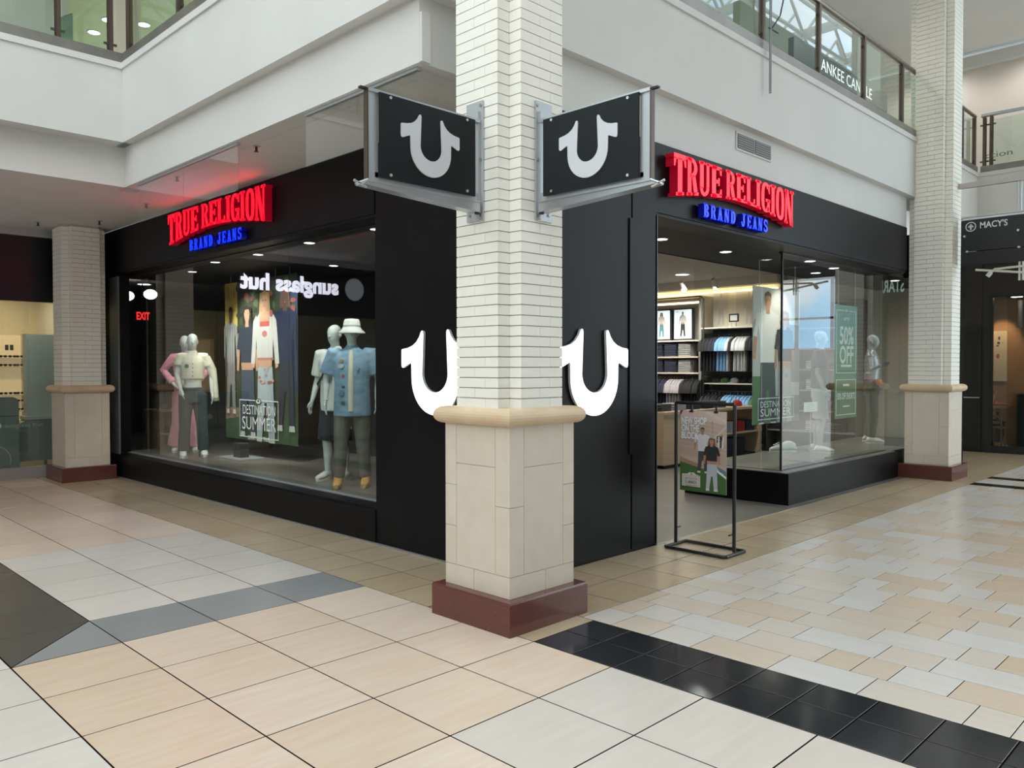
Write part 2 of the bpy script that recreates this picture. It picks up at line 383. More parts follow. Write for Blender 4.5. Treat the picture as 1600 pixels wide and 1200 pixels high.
# display platforms inside the glass
struct(MB().box(GX+.03, 7.16, 6.36, 13.6, 0, .35, CONC).build('floor_left_display'))
pf = MB(); pf.box(9.33, 12.98, 4.52, 5.99, 0, .388, BLACK); pf.box(12.98, 15.5, 4.62, 5.99, 0, .388, BLACK); pf.box(9.345, 12.98, 4.56, 5.97, .388, .394, CONC); pf.box(12.98, 15.5, 4.64, 5.97, .388, .394, CONC)
struct(pf.build('floor_right_display'))
# dark ceilings over the display zones, the shop ceiling, inner walls and added light blocks
struct(MB().box(GX+.03, 15.6, GY+.01, 5.87, 3.13, 3.2, DARK).build('ceiling_display_right'))
struct(MB().box(GX+.03, 7.2, 5.87, 13.6, 3.13, 3.2, DARK).build('ceiling_display_left'))
struct(MB().box(6.0, 15.9, 5.87, 12.9, 3.55, 3.62, GREYP).build('ceiling_shop'))
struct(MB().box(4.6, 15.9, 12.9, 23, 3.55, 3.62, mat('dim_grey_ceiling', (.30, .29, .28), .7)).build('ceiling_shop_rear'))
struct(MB().box(7.2, 15.6, 5.82, 5.87, 3.13, 3.55, DARK).build('trim_2'))
struct(MB().box(7.18, 7.28, 5.6, 12.7, 0, 3.55, NAVY).build('added_dark_backdrop'))  # invented backdrop, keeps the big window dark so its reflections show
struct(MB().box(7.28, 15.6, 12.8, 12.9, 0, 3.55, DARK).build('shop_light_block'))  # added to keep the lit room's light out of the rear
struct(MB().box(15.6, 15.75, 4.61, 12.9, 0, 3.6, CREAM).build('wall_shop_side'))
struct(MB().box(4.6, 15.9, 21.5, 21.6, 0, 3.6, DARK).build('wall_shop_rear'))
struct(MB().box(4.62, 4.73, 13.9, 21.5, 0, 3.6, DARK).build('wall_shop_left_side'))
struct(MB().box(15.6, 15.75, 12.9, 21.5, 0, 3.6, DARK).build('wall_shop_rear_side'))
struct(MB().box(6.36, 6.40, 4.61, 5.6, 0, 3.13, DARK).box(6.40, 7.28, 5.56, 5.6, 0, 3.13, DARK).build('entrance_light_block'))  # unseen, added to close light leaks towards the big window
# glazing
w1 = MB(); w1.box(GX-.02, GX+.03, 6.36, 13.3, .35, .362, STEEL2); w1.box(GX-.02, GX+.03, 6.36, 13.3, 3.115, 3.13, BLACKM)
w1 = struct(w1.build('window_1'))
for y0, y1 in ((6.36, 8.35), (8.356, 10.18), (10.186, 11.9), (11.906, 13.3)):
    MB().box(GX, GX+.012, y0, y1, .362, 3.115, GLASS).build('pane', w1)
w2 = MB(); w2.box(SGX, 12.98, GY-.02, GY+.03, .388, .398, BLACKM); w2.box(SGX-.02, 12.98, GY-.02, GY+.03, 3.115, 3.13, BLACKM); w2.box(SGX-.008, SGX+.008, GY-.012, GY+.012, .39, 3.13, BLACKM)
w2.box(13.77, 15.3, GY-.02, GY+.03, .388, .398, BLACKM)
w2 = struct(w2.build('window_2'))
for x0, x1 in ((SGX+.01, 11.108), (11.114, 12.72), (12.726, 13.60), (13.606, 15.3)):
    MB().box(x0, x1, GY, GY+.012, .398, 3.115, GLASS).build('pane', w2)
w3 = struct(MB().box(SGX-.015, SGX+.015, GY+.03, 5.98, .388, .398, BLACKM).build('window_3'))
for y0, y1 in ((GY+.015, 4.98), (4.986, 5.87), (5.876, 5.98)):
    MB().box(SGX-.005, SGX+.005, y0, y1, .398, 3.13, GLASS).build('pane', w3)

# ---------------------------------------------------------------- upper floor: white balcony edges, soffits, ceilings
BZ, TZ = 4.275, 5.17
def balcony(name, boxes): 
    m_ = MB()
    for b in boxes: m_.box(*b, WHITE)
    return struct(m_.build(name))
bl = balcony('wall_balcony_left', [(3.45, 3.9, 4.33, 9.70, BZ, 5.10), (3.43, 3.9, 4.31, 9.68, 5.10, TZ), (3.55, 3.75, 4.43, 9.95, CZ-.004, BZ)])
br = balcony('wall_balcony_right', [(3.9, 16.24, 4.33, 4.8, BZ, 5.10), (3.9, 16.22, 4.31, 4.8, 5.10, TZ), (3.75, 12.985, 4.43, 4.65, CZ-.003, BZ), (13.77, 16.4, 4.43, 4.65, CZ, BZ)])
bf = balcony('wall_balcony_far_left', [(-9.4, 3.45, 9.70, 10.2, BZ, 5.10), (-9.4, 3.43, 9.68, 10.2, 5.10, TZ), (-9.4, 3.55, 9.95, 10.2, CZ-.004, BZ)])
bg = balcony('wall_balcony_far_right', [(16.24, 16.7, .6, 4.33, BZ, 5.10), (16.22, 16.7, .6, 4.31, 5.10, TZ), (16.4, 16.7, .6, 4.43, CZ, BZ)])
MB().box(3.552, 3.63, 4.405, 4.45, CZ, 4.16, WHITE).build('corner_board', bl)
struct(MB().box(3.76, 4.54, 4.44, 13.96, CZ, CZ+.1, SOFFIT).build('ceiling_left'))
struct(MB().box(-9.4, 3.76, 10.21, 13.96, CZ, CZ+.1, SOFFIT).build('ceiling_far_left'))
struct(MB().box(16.4, 18.0, .6, 6.5, CZ, CZ+.1, SOFFIT).build('ceiling_far_right'))
struct(MB().box(3.75, 22, 4.65, 22, 4.9, 5.15, SOFFIT).build('floor_upper'))
struct(MB().box(-9.4, 3.75, 10.2, 22, 4.9, 5.15, SOFFIT).build('floor_upper_left'))
struct(MB().box(16.7, 22, .6, 4.65, 4.9, 5.15, SOFFIT).build('floor_upper_right'))
OLIVE = noisy('olive_ceiling_paint', (.36, .39, .20), (.41, .44, .245), .6, 2)
struct(MB().box(-9.4, 7.4, 9.9, 22, 7.9, 8.0, OLIVE).build('ceiling_upper_left'))
struct(MB().box(3.6, 7.4, 4.6, 9.9, 7.9, 8.0, OLIVE).build('ceiling_upper_corner'))
struct(MB().box(7.4, 22, 3.1, 12, 7.9, 8.0, WHITE).build('ceiling_upper_right'))
struct(MB().box(-9.4, 7.4, 21.5, 21.6, 5.15, 8, CREAM).build('wall_upper_left'))
struct(MB().box(7.4, 22, 11.5, 11.6, 5.15, 8, WHITE).build('wall_upper_right'))
ub = MB(); ub.box(17.9, 18.1, .6, 11.5, 5.15, 7.62, mat('pale_beige_wall', (.66, .60, .54), .6)); ub.box(17.75, 18.0, 2.4, 11.5, 7.60, 7.82, WHITE)
struct(ub.build('wall_upper_far_right'))
up = MB(); up.box(3.05, 3.75, 12.6, 13.3, 5.15, 7.9, WHITE); struct(up.build('wall_upper_pier'))
struct(MB().box(4.05, 4.35, 11.6, 11.9, 5.15, 7.9, CREAM).build('wall_upper_post'))
# vent in the right-hand wall
vt = tag(MB().box(7.86, 8.64, RW-.012, RW-.002, 4.03, 4.225, WHITE).build('air_vent', offset=(8.25, RW-.012, 4.03)), 'white louvred air vent with two grilles above the entrance sign', 'vent')
for x0, x1 in ((7.885, 8.245), (8.265, 8.62)):
    g_ = MB().box(x0, x1, RW-.016, RW-.012, 4.05, 4.205, mat('vent_shadow', (.10, .105, .11), .7)).build('grille', vt)
    for q in range(6):
        z = 4.058+q*.025
        MB().add([(x0, RW-.017, z), (x1, RW-.017, z), (x1, RW-.024, z+.012), (x0, RW-.024, z+.012)], [(0, 1, 2, 3)], mat('vent_slat_grey', (.30, .31, .32), .5)).build('slat', g_)

# ---------------------------------------------------------------- columns
def ring_profile(mb, cx, cy, prof, m, smooth=False):
    for i in range(len(prof)-1):
        (w0, z0), (w1, z1) = prof[i], prof[i+1]
        for k in range(4):
            c0 = [(-1, -1), (1, -1), (1, 1), (-1, 1)][k]; c1 = [(1, -1), (1, 1), (-1, 1), (-1, -1)][k]
            mb.add([(cx+c0[0]*w0, cy+c0[1]*w0, z0), (cx+c1[0]*w0, cy+c1[1]*w0, z0), (cx+c1[0]*w1, cy+c1[1]*w1, z1), (cx+c0[0]*w1, cy+c0[1]*w1, z1)], [(0, 1, 2, 3)], m, smooth)
    return mb
BRM = {}
def brick_mesh(dx, dy, h):
    k = (round(dx, 3), round(dy, 3), h)
    if k not in BRM:
        o = MB().box(-dx/2, dx/2, -dy/2, dy/2, -h/2, h/2, BRICK).build('brick'); BRM[k] = o.data; bpy.data.objects.remove(o)
    return BRM[k]
CH, BH = .0675, .0615
def column(cx, cy, label, ztop, nparts, W_=.305):
    n_ = .105; z0 = 1.43
    t = thing('brick_column', label, 'column', (cx, cy, 0))
    g = MB(); ring_profile(g, cx, cy, [(.38, 0), (.38, .203), (.374, .215), (.30, .215)], GRANITE); g.build('granite_base', t)
    p = .312; m_ = MB().box(cx-p+.008, cx+p-.008, cy-p+.008, cy+p-.008, .215, 1.34, MORTAR); m_.build('pedestal_core', t)
    faces = (((cx-p, cy+p), (0, -1)), ((cx-p, cy-p), (1, 0)), ((cx+p, cy-p), (0, 1)), ((cx+p, cy+p), (-1, 0)))
    for k, (o_, d_) in enumerate(faces):
        F = frame((o_[0], o_[1], 0), (d_[0], d_[1], 0)); L_ = 2*p
        slabs = [(0, .46, .215, .355), (.46, 1, .215, .355), (0, .18, .355, .62), (0, .18, .62, .90), (0, .18, .90, 1.325), (.18, .79, .355, 1.05), (.18, .79, 1.05, 1.325), (.79, 1, .355, .80), (.79, 1, .80, 1.325)]
        if k % 2: slabs = [(1-b, 1-a, z0_, z1_) for a, b, z0_, z1_ in slabs]
        ce = 0 if k % 2 else .0205
        for a, b, za, zb in slabs:
            MB().prism(F, rect(a*L_+(.0015 if a > 0 else ce), b*L_-(.0015 if b < 1 else ce), za+.0015, zb-.0015), -.02, .0, STONE).build('stone_slab', t)
    c = MB(); ri, zc = .315, 1.375
    prof = [(.20, 1.318)]+[(ri+.058*math.cos(a), zc+.058*math.sin(a)) for a in [-PI/2+PI*i/10 for i in range(11)]]+[(.20, 1.433)]
    ring_profile(c, cx, cy, prof, CAPST, True); c.build('rounded_ledge', t)
    e = .012; mb_ = MB().box(cx-W_+e, cx+W_-e, cy-W_+n_+e, cy+W_-n_-e, 1.42, ztop, MORTAR).box(cx-W_+n_+e, cx+W_-n_-e, cy-W_+e, cy+W_-e, 1.42, ztop, MORTAR)
    mb_.build('mortar_core', t)
    st = MB(); cnt_ = 0; z = z0; i = 0; half = W_-n_
    while z < ztop-.03:
        for side in range(4):
            sp = (.30, .55)[i % 2]*2*half-half
            if side % 2: sp = -sp
            for s0, s1 in ((-half, sp), (sp, half)):
                a0_ = s0+(.0012 if s0 > -half else 0); a1_ = s1-(.0012 if s1 < half else 0); l = a1_-a0_; sc_ = (a0_+a1_)/2; dpt = n_-.002 if side % 2 else n_+.012
                if side == 0: bx, by, dx, dy = cx-W_+dpt/2, cy+sc_, dpt, l
                elif side == 1: bx, by, dx, dy = cx+sc_, cy-W_+dpt/2, l, dpt
                elif side == 2: bx, by, dx, dy = cx+W_-dpt/2, cy+sc_, dpt, l
                else: bx, by, dx, dy = cx+sc_, cy+W_-dpt/2, l, dpt
                if s0 == -half and side in (0, 1, 2, 3): pass
                if side < 2 and cnt_ < nparts:
                    o = bpy.data.objects.new('brick', brick_mesh(dx, dy, BH)); COL.objects.link(o); o.location = (bx-cx, by-cy, z+BH/2); o.parent = t; cnt_ += 1
                else: st.box(bx-dx/2, bx+dx/2, by-dy/2, by+dy/2, z, z+BH, BRICK)
        z += CH; i += 1
    o = st.build('brickwork', t); o['kind'] = 'stuff'
    return t
column(3.92, 3.92, 'cream brick column in front, with both hanging plate signs bolted to it', 8.0, 288)
column(4.083, 13.349, 'cream brick column beside the eyewear shop, under the low ceiling', CZ, 296)
column(13.376, 4.145, 'cream brick column at the far end of the entrance front, beside the cafe', 7.9, 296)
# ---------------------------------------------------------------- hooked U emblem
def emblem_outline(s=1.0):
    half = [(.155, -.03), (.162, -.004), (.178, 0), (.192, -.012), (.215, -.055), (.255, -.098), (.31, -.130), (.38, -.150), (.44, -.157), (.463, -.160), (.472, -.172),
            (.472, -.30), (.466, -.322), (.448, -.33), (.43, -.325), (.335, -.285), (.328, -.30), (.325, -.42)]
    outer = [(.325*math.cos(a), -.42-.325*math.sin(a)) for a in [PI/2*i/12 for i in range(1, 12)]]
    inner = [(.172*math.cos(a), -.38-.165*math.sin(a)) for a in [PI/2*i/10 for i in range(0, 11)]]
    R_ = half+outer; L_ = [(-x, z) for x, z in R_][::-1]
    inn = [(-x, z) for x, z in inner]+[(x, z) for x, z in inner[:-1]][::-1]
    # one closed loop: right outer side, bottom, left outer side, then the inner U back
    pts = R_+[(0, -.745)]+L_+[(-x, z) for x, z in inner]+[(x, z) for x, z in inner[:-1]][::-1]
    return [(x*s, z*s) for x, z in pts]
EMB = glow('lit_white_acrylic', (.93, .985, 1.0), 1.25)
EMS = mat('white_acrylic_edge', (.7, .72, .72), .4)
def wall_emblem(F, loc, label):
    t = thing('lit_emblem', label, 'wall emblem', loc)
    MB().prism(F, emblem_outline(), .006, .03, EMB, EMS).build('lit_face', t)
    MB().prism(F, emblem_outline(.985), .0, .006, BLACKM).build('back_plate', t)
wall_emblem(frame((4.538, 5.43, 2.022), (0, -1, 0)), (4.538, 5.43, 1.28), 'lit white hooked U emblem on the black pier beside the big window')
wall_emblem(frame((5.43, 4.418, 2.022), (1, 0, 0)), (5.43, 4.418, 1.28), 'lit white hooked U emblem on the black pier beside the shop entrance')

# ---------------------------------------------------------------- hanging plate signs on the front column
PANEL = mat('black_sign_panel', (.008, .011, .012), .5, spec=.25)
EMG = mat('pale_grey_emblem', (.62, .63, .66), .5)
def blade(F, loc, label, flip):
    """F: u runs away from the column, v up, n towards the viewer"""
    t = thing('plate_sign', label, 'hanging sign', loc)
    s = 1
    pass
    mp = MB(); mp.prism(F, rect(.044, .054, 2.655, 3.43), -.14, .015, STEEL2).prism(F, rect(.054, .075, 2.66, 3.36), -.02, -.008, STEEL2); mp.build('mounting_plate', t)
    fr = MB(); fr.prism(F, rect(.06, .935, 3.285, 3.305), -.035, .0, STEEL).prism(F, rect(.93, .985, 3.292, 3.303), -.03, -.005, BLACKM)
    fr.prism(F, rect(.885, .935, 2.77, 3.29), -.03, -.01, STEEL2).prism(F, rect(.935, .945, 2.77, 3.29), -.035, 0, BRONZE)
    fr.prism(F, rect(.06, .935, 2.765, 2.83), -.03, -.012, STEEL2).prism(F, rect(.86, .90, 2.80, 3.285), -.03, -.012, STEEL2); fr.build('frame', t)
    bm_ = MB(); bm_.prism(F, [(.085, 2.70), (.085, 2.765), (.96, 2.765), (.985, 2.742)], -.06, .02, STEEL); bm_.prism(F, rect(.085, .96, 2.762, 2.770), -.07, .03, STEEL)
    bm_.tube([F(.955, 2.77, .02), F(1.04, 2.73, .02)], .008, STEEL, 6).tube([F(.965, 2.725, .02), F(1.05, 2.752, .02)], .008, STEEL, 6)
    bm_.tube([F(.09, 2.69, 0), F(.09, 2.72, 0)], .018, BLACKM, 8); bm_.build('lower_beam', t)
    MB().prism(F, rect(.115, .865, 2.80, 3.29), .0, .012, PANEL).build('panel', t)
    c_ = .486
    MB().prism(lambda u, v, n=0: F(c_+u, 3.222+v, n), emblem_outline(.487), .012, .018, EMG).build('emblem', t)
    for u, v in ((.19, 3.272), (.19, 2.822), (.79, 3.272), (.79, 2.822)):
        MB().tube([F(u, v, .012), F(u, v, .02)], .009, mat('bright_bolt', (.75, .75, .74), .3, .8), 10).build('bolt', t)
    for u, v, n in ((.054, 3.40, -.002), (.054, 3.05, -.002), (.054, 2.69, -.002), (.054, 2.70, -.11)):
        MB().tube([F(.054, v, n), F(.062, v, n)], .011, mat('plate_bolt', (.38, .39, .40), .35, .8), 8).build('plate_bolt', t)
blade(lambda u, v, n=0.0: (3.655-u, 3.86-n, v), (3.655, 3.86, 2.655), 'plate sign with grey U emblem on the column face towards the window front', 1)
blade(lambda u, v, n=0.0: (3.86-n, 3.655-u, v), (3.86, 3.655, 2.655), 'plate sign with grey U emblem on the column face towards the entrance', 0)

# ---------------------------------------------------------------- lit letters: slab-serif capitals with an arched foot line
def glyph(c):
    P = []
    R_ = lambda *a: P.append(rect(*a))
    if c == 'T': R_(0, 1, .87, 1); P.append([(0, .70), (.10, .70), (.2, .9), (0, .9)]); P.append([(.90, .70), (1, .70), (1, .9), (.8, .9)]); R_(.32, .68, 0, .9); R_(.18, .82, 0, .075)
    if c == 'I': R_(.22, .78, 0, 1); R_(0, 1, 0, .075); R_(0, 1, .925, 1)
    if c in 'EL':
        R_(.10, .46, 0, 1); R_(0, .55, 0, .075); R_(0, .55, .925, 1); R_(.1, 1, 0, .11); P.append([(.88, .27), (1, .27), (1, .05), (.76, .05)])
    if c == 'E': R_(.1, .98, .89, 1); P.append([(.86, .73), (.98, .73), (.98, .95), (.74, .95)]); R_(.4, .70, .455, .565); R_(.68, .80, .38, .64)
    if c == 'R':
        R_(.08, .38, 0, 1); R_(0, .48, 0, .075); R_(0, .4, .925, 1); P.extend(ring(.42, .74, .48, .26, .20, .155, -90, 90, 12)); R_(.3, .45, .48, .59); R_(.3, .45, .895, 1)
        P.append([(.45, .52), (.72, .55), (.92, .12), (.64, .0)]); R_(.62, 1.02, 0, .085)
    if c == 'U':
        R_(.08, .40, .24, 1); R_(.66, .90, .24, 1); R_(0, .48, .925, 1); R_(.58, 1, .925, 1); P.extend(ring(.49, .26, .41, .27, .17, .16, 180, 360, 14))
    if c == 'G':
        P.extend(ring(.5, .5, .5, .51, .17, .40, 40, 325, 26, .75)); R_(.52, 1.02, .36, .46); R_(.70, .98, .04, .44); P.append([(.88, .66), (.98, .66), (.98, .98), (.74, .86)])
    if c == 'O': P.extend(ring(.5, .5, .5, .51, .17, .40, 0, 360, 30, .75))
    if c == 'N':
        R_(.08, .26, 0, 1); R_(.76, .93, 0, 1); P.append([(.06, 1), (.42, 1), (.93, 0), (.62, 0)]); R_(0, .36, 0, .075); R_(0, .3, .925, 1); R_(.62, 1.02, .925, 1)
    if c in 'BD': R_(.08, .42, 0, 1); R_(0, .4, 0, .09); R_(0, .4, .91, 1)
    if c == 'B':
        P.extend(ring(.4, .74, .5, .26, .18, .14, -90, 90, 10)); P.extend(ring(.4, .27, .56, .27, .2, .15, -90, 90, 10))
    if c == 'D': P.extend(ring(.4, .5, .58, .5, .22, .38, -90, 90, 14))
    if c == 'A':
        P.append([(.34, 1), (.62, 1), (.36, 0), (.10, 0)]); P.append([(.40, 1), (.66, 1), (.95, 0), (.60, 0)]); R_(.28, .74, .26, .36); R_(0, .4, 0, .085); R_(.55, 1.05, 0, .085)
    if c == 'J': R_(.44, .80, .24, 1); R_(.28, .96, .91, 1); P.extend(ring(.42, .26, .38, .27, .06, .12, 180, 360, 12)); R_(.02, .26, .22, .36)
    if c == 'S':
        P.extend(ring(.5, .73, .45, .28, .16, .15, 20, 270, 14)); P.extend(ring(.5, .27, .47, .28, .16, .15, -160, 90, 14)); P.append([(.82, .68), (.92, .68), (.92, 1), (.8, .9)]); P.append([(.06, .0), (.16, .08), (.18, .32), (.06, .32)])
    return P
REDF = glow('lit_red_acrylic', (1.0, .001, .010), 3.0); REDS = mat('dark_red_return', (.35, .0, .015), .4, emit=(.5, 0, .02), estr=.22)
BLUF = glow('lit_blue_acrylic', (.0, .022, 1.0), 2.2); BLUS = mat('dark_blue_return', (.0, .01, .22), .4, emit=(0, .0, .5), estr=.12)
def letter_sign(F, L_, loc, label):
    """F: u along the reading direction (metres), v = height, n = out from the wall"""
    t = thing('letter_sign', label, 'shop sign', loc)
    top = 3.722; H_ = .405
    def arch(u):   # letter height shrinks towards the middle of the word pair
        q = abs(2*u/L_-1); return .285+(.405-.285)*q**1.7
    def word(chars, u0, u1):
        ws = [(.62 if c == 'I' else 1.12 if c == 'N' else 1) for c in chars]; gap = .06; tot = sum(ws)+gap*(len(ws)-1); k = (u1-u0)/tot; u = u0
        for c, w in zip(chars, ws):
            m_ = MB()
            for p in glyph(c):
                q = [(u+x*w*k, top-(1-y)*arch(u+x*w*k)) for x, y in p]
                m_.prism(F, q, .02, .115, REDF, REDS)
            m_.build('red_letter', t); u += (w+gap)*k
    word('TRUE', 0.0, .352*L_); word('RELIGION', .386*L_, L_)
    def small(chars, u0, u1):
        k = (u1-u0)/(len(chars)+.32*(len(chars)-1)); u = u0
        for c in chars:
            m_ = MB()
            for p in glyph(c):
                m_.prism(F, [(u+x*k, 3.192+y*.137) for x, y in p], .02, .09, BLUF, BLUS)
            m_.build('blue_letter', t); u += 1.32*k
    small('BRAND', .231*L_, .484*L_); small('JEANS', .532*L_, .770*L_)
letter_sign(lambda u, v, n=0.0: (4.538-n, 10.86-u, v), 2.62, (4.538, 9.5, 3.19), 'lit red and blue letter sign on the black band above the big window')
letter_sign(lambda u, v, n=0.0: (6.50+u, 4.418-n, v), 2.46, (7.7, 4.418, 3.19), 'lit red and blue letter sign on the black band above the shop entrance')

# ---------------------------------------------------------------- glass railings
def railing(name, label, p0, p1, posts, loc, lamps_=True, ends=(0, 0)):
    """posts: distances from p0; glass between them; p0/p1 in plan"""
    t = thing(name, label, 'railing', loc)
    p0 = Vector((*p0, 0)); p1 = Vector((*p1, 0)); d = (p1-p0); L_ = d.length; d.normalize(); F = frame((p0.x, p0.y, 0), tuple(d), (0, 0, 1))
    MB().prism(F, rect(0, L_, TZ, 5.285), -.09, -.0, SHOE).build('base_shoe', t)
    for q in posts:
        m_ = MB().prism(F, rect(q-.03, q+.03, TZ+.02, 6.15), -.075, -.045, BRONZE).prism(F, rect(q-.022, q+.022, TZ+.02, 6.15), -.045, -.015, BRONZE); m_.build('post', t)
        for z in (5.37, 6.02):
            MB().prism(F, rect(q-.07, q+.07, z-.012, z+.012), -.062, -.04, BRONZE).build('glass_clamp', t)
    e = [0]+list(posts)+[L_]
    for a, b in zip(e[:-1], e[1:]):
        if b-a > .15: MB().prism(F, rect(a+.045, b-.045, 5.30, 6.10), -.055, -.043, RGLASS).build('glass_panel', t)
    MB().tube([F(0, 6.19, -.05), F(L_, 6.19, -.05)], .032, STEEL if not lamps_ else mat('bronze_rail', (.22, .19, .17), .3, .8), 12).build('top_rail', t)
    return t
railing('glass_railing', 'glass balcony railing above the entrance front, with white letters visible behind it', (4.45, 4.33), (16.24, 4.33), [.1, 1.05, 2.47, 3.88, 5.30, 6.70, 8.12, 9.72, 11.0, 11.72], (10, 4.33, TZ))
railing('glass_railing', 'glass balcony railing above the red letters and big window', (3.45, 9.70), (3.45, 4.45), [.10, 1.46, 2.88, 4.30, 5.14], (3.45, 7, TZ), False)
railing('glass_railing', 'glass balcony railing above the eyewear shop', (-5.5, 9.70), (3.45, 9.70), [.4, 1.8, 3.2, 4.6, 6.0, 8.30, 8.84], (1, 9.70, TZ), False)
rl = railing('glass_railing', 'glass balcony railing above the cafe with grey letters on its pane', (16.24, 4.29), (16.24, .8), [.05, .16, 1.6, 3.0], (16.24, 2.5, TZ), False)
m_ = MB(); F = frame((16.19, 4.24, 0), (0, -1, 0)); put_text(m_, F, 'ction', .045, 5.40, .42, .10, mat('grey_frosted_letters', (.13, .15, .15), .6)); m_.build('pane_lettering', rl)
# loose rod and bent wire hanging from the right-hand railing
rod = MB(); rod.tube([(8.32, 4.27, 6.3), (8.32, 4.27, 4.70)], .014, mat('grey_rod', (.25, .25, .26), .4, .5), 8).tube([(8.36, 4.27, 5.42), (8.52, 4.26, 5.60), (8.60, 4.25, 5.85), (8.60, 4.25, 6.3)], .008, BLACKM, 6)
rod.tube([(8.28, 4.27, 5.40), (8.46, 4.25, 5.385)], .008, BLACKM, 6)
solo(rod, 'hanging_rod', 'thin grey rod with a bent wire hanging over the white balcony edge', 'rod', (8.32, 4.27, 4.7))
# upper shop name behind the railing
us = thing('upper_shop_sign', 'dark upper floor fascia with white capital letters behind the railing glass', 'shop sign', (15.2, 6.3, 6.93))
MB().box(13.1, 17.3, 6.3, 6.4, 6.93, 7.27, mat('charcoal_fascia', (.055, .065, .065), .5)).build('fascia_board', us)
m_ = MB(); put_text(m_, frame((13.95, 6.295, 0), (1, 0, 0)), 'YANKEE CANDLE', 0, 6.985, 2.52, .21, glow('upper_letter_white', (1, 1, 1), .9), .004, .0); m_.build('lettering', us)
struct(MB().box(8.0, 17.9, 6.9, 7.1, 5.15, 7.9, mat('pale_olive_wall', (.56, .58, .50), .6)).build('wall_upper_shopfront'))

# ---------------------------------------------------------------- glass smoke baffles under the left ceiling
def baffle(label, x0, x1, y0, y1, seams, loc):
    t = thing('glass_baffle', label, 'glass panel', loc)
    MB().box(x0-.012, x1+.012, y0, y1, 3.79, CZ, STEEL2).build('top_channel', t)
    e = [y0]+seams+[y1]
    for a, b in zip(e[:-1], e[1:]):
        MB().box(x0, x1, a+.004, b-.004, 3.37, 3.79, BGLASS).build('pane', t)
    return t
baffle('clear glass baffle hanging from the ceiling in front of the red letters', 3.594, 3.606, 7.2, 9.66, [8.42], (3.6, 8.4, 3.37))
b2 = baffle('clear glass baffle hanging from the ceiling behind the column plate sign', 3.594, 3.606, 4.50, 6.0, [5.0], (3.6, 5.2, 3.37))
MB().box(3.61, 4.5, 4.49, 4.502, 3.37, 3.80, BGLASS).build('return_pane', b2)
SPK = ['near the corner of the white balcony edges', 'behind the glass baffle', 'between baffle and red letters', 'above the eyewear shop front', 'beside the top of the column']
for (x, y), w in zip(((3.79, 7.22), (3.76, 8.97), (4.10, 10.75), (3.50, 13.22), (4.10, 12.49)), ('beside the plate sign end of the baffle', 'seen through the middle of the baffle', 'seen through the far end of the baffle', 'above the black eyewear shop band', 'in front of the column head')):
    m_ = MB().disc((x, y, CZ-.008), .035, .008, STEEL2, 12); m_.disc((x, y, CZ-.05), .012, .042, BLACKM, 8).disc((x, y, CZ-.056), .022, .006, BLACKM, 10)
    solo(m_, 'fire_sprinkler', 'small ceiling sprinkler head '+w, 'sprinkler', (x, y, CZ), 'ceiling sprinklers')

# ---------------------------------------------------------------- direction sign on the far right column
ds = thing('direction_sign', 'black overhead direction sign with arrow and white capitals, fixed to the far column', 'direction sign', (13.45, 3.4, 3.0))
PINK = mat('pinkish_grey_bar', (.44, .40, .38), .4, .5)
bar = MB().box(13.42, 13.48, 2.4, 3.88, 4.375, 4.45, PINK).box(13.40, 13.50, 3.865, 3.885, 4.34, 4.49, STEEL2).box(13.425, 13.475, 2.4, 3.79, 3.925, 3.945, STEEL2); bar.build('support_bar', ds)
for y in (3.055, 3.02): MB().tube([(13.45, y, 3.94), (13.45, y, 4.375)], .012, STEEL, 8).build('hanger_rod', ds)
MB().tube([(13.44, 3.77, 3.905), (13.44, 2.9, 3.905)], .016, mat('pale_tube', (.8, .82, .83), .35), 8).build('lamp_tube', ds)
SIGNB = mat('black_direction_panel', (.008, .010, .013), .35)
MB().box(13.44, 13.46, 2.4, 3.80, 3.425, 3.89, SIGNB).build('panel', ds)
MB().box(13.44, 13.46, 2.4, 3.80, 3.215, 3.415, SIGNB).build('lower_panel', ds)
F = frame((13.438, 3.80, 0), (0, -1, 0)); WI = mat('white_sign_ink', (.72, .74, .76), .5)
m_ = MB(); put_text(m_, F, "MACY'S", .255, 3.755, .36, .088, WI, .001, .02); m_.build('lettering', ds)
m_ = MB()
for p in ring(.132, 3.79, .072, .072, .060, .060, 0, 360, 28): m_.prism(F, p, .001, .001, WI)
m_.prism(F, rect(.120, .144, 3.745, 3.82), .001, .001, WI); m_.prism(F, [(.092, 3.787), (.132, 3.835), (.132, 3.808), (.107, 3.775)], .001, .001, WI); m_.prism(F, [(.172, 3.787), (.157, 3.775), (.132, 3.808), (.132, 3.835)], .001, .001, WI)
m_.build('arrow_symbol', ds)
for y, z in ((3.745, 3.65), (3.706, 3.42), (3.045, 3.663), (3.035, 3.42)):
    MB().tube([(13.438, y, z), (13.40, y, z)], .017, STEEL, 8).build('standoff', ds)
ab = thing('lamp_bracket', 'pale crossed bracket tubes with a spot head under the direction sign', 'bracket', (13.45, 3.05, 3.0))
PT = mat('pale_cream_tube', (.66, .64, .58), .4)
MB().tube([(13.45, 3.60, 3.142), (13.45, 2.75, 3.02)], .017, PT, 8).build('lower_tube', ab)
MB().tube([(13.42, 2.75, 3.15), (13.42, 3.341, 3.128), (13.42, 3.40, 3.07)], .017, PT, 8).build('upper_tube', ab)
MB().tube([(13.42, 3.39, 3.085), (13.42, 3.435, 3.03)], .032, PT, 10).build('spot_head', ab)
for y in (3.035, 2.99): MB().tube([(13.46, y, 3.215), (13.46, y, 2.945)], .014, PT, 8).build('drop_rod', ab)

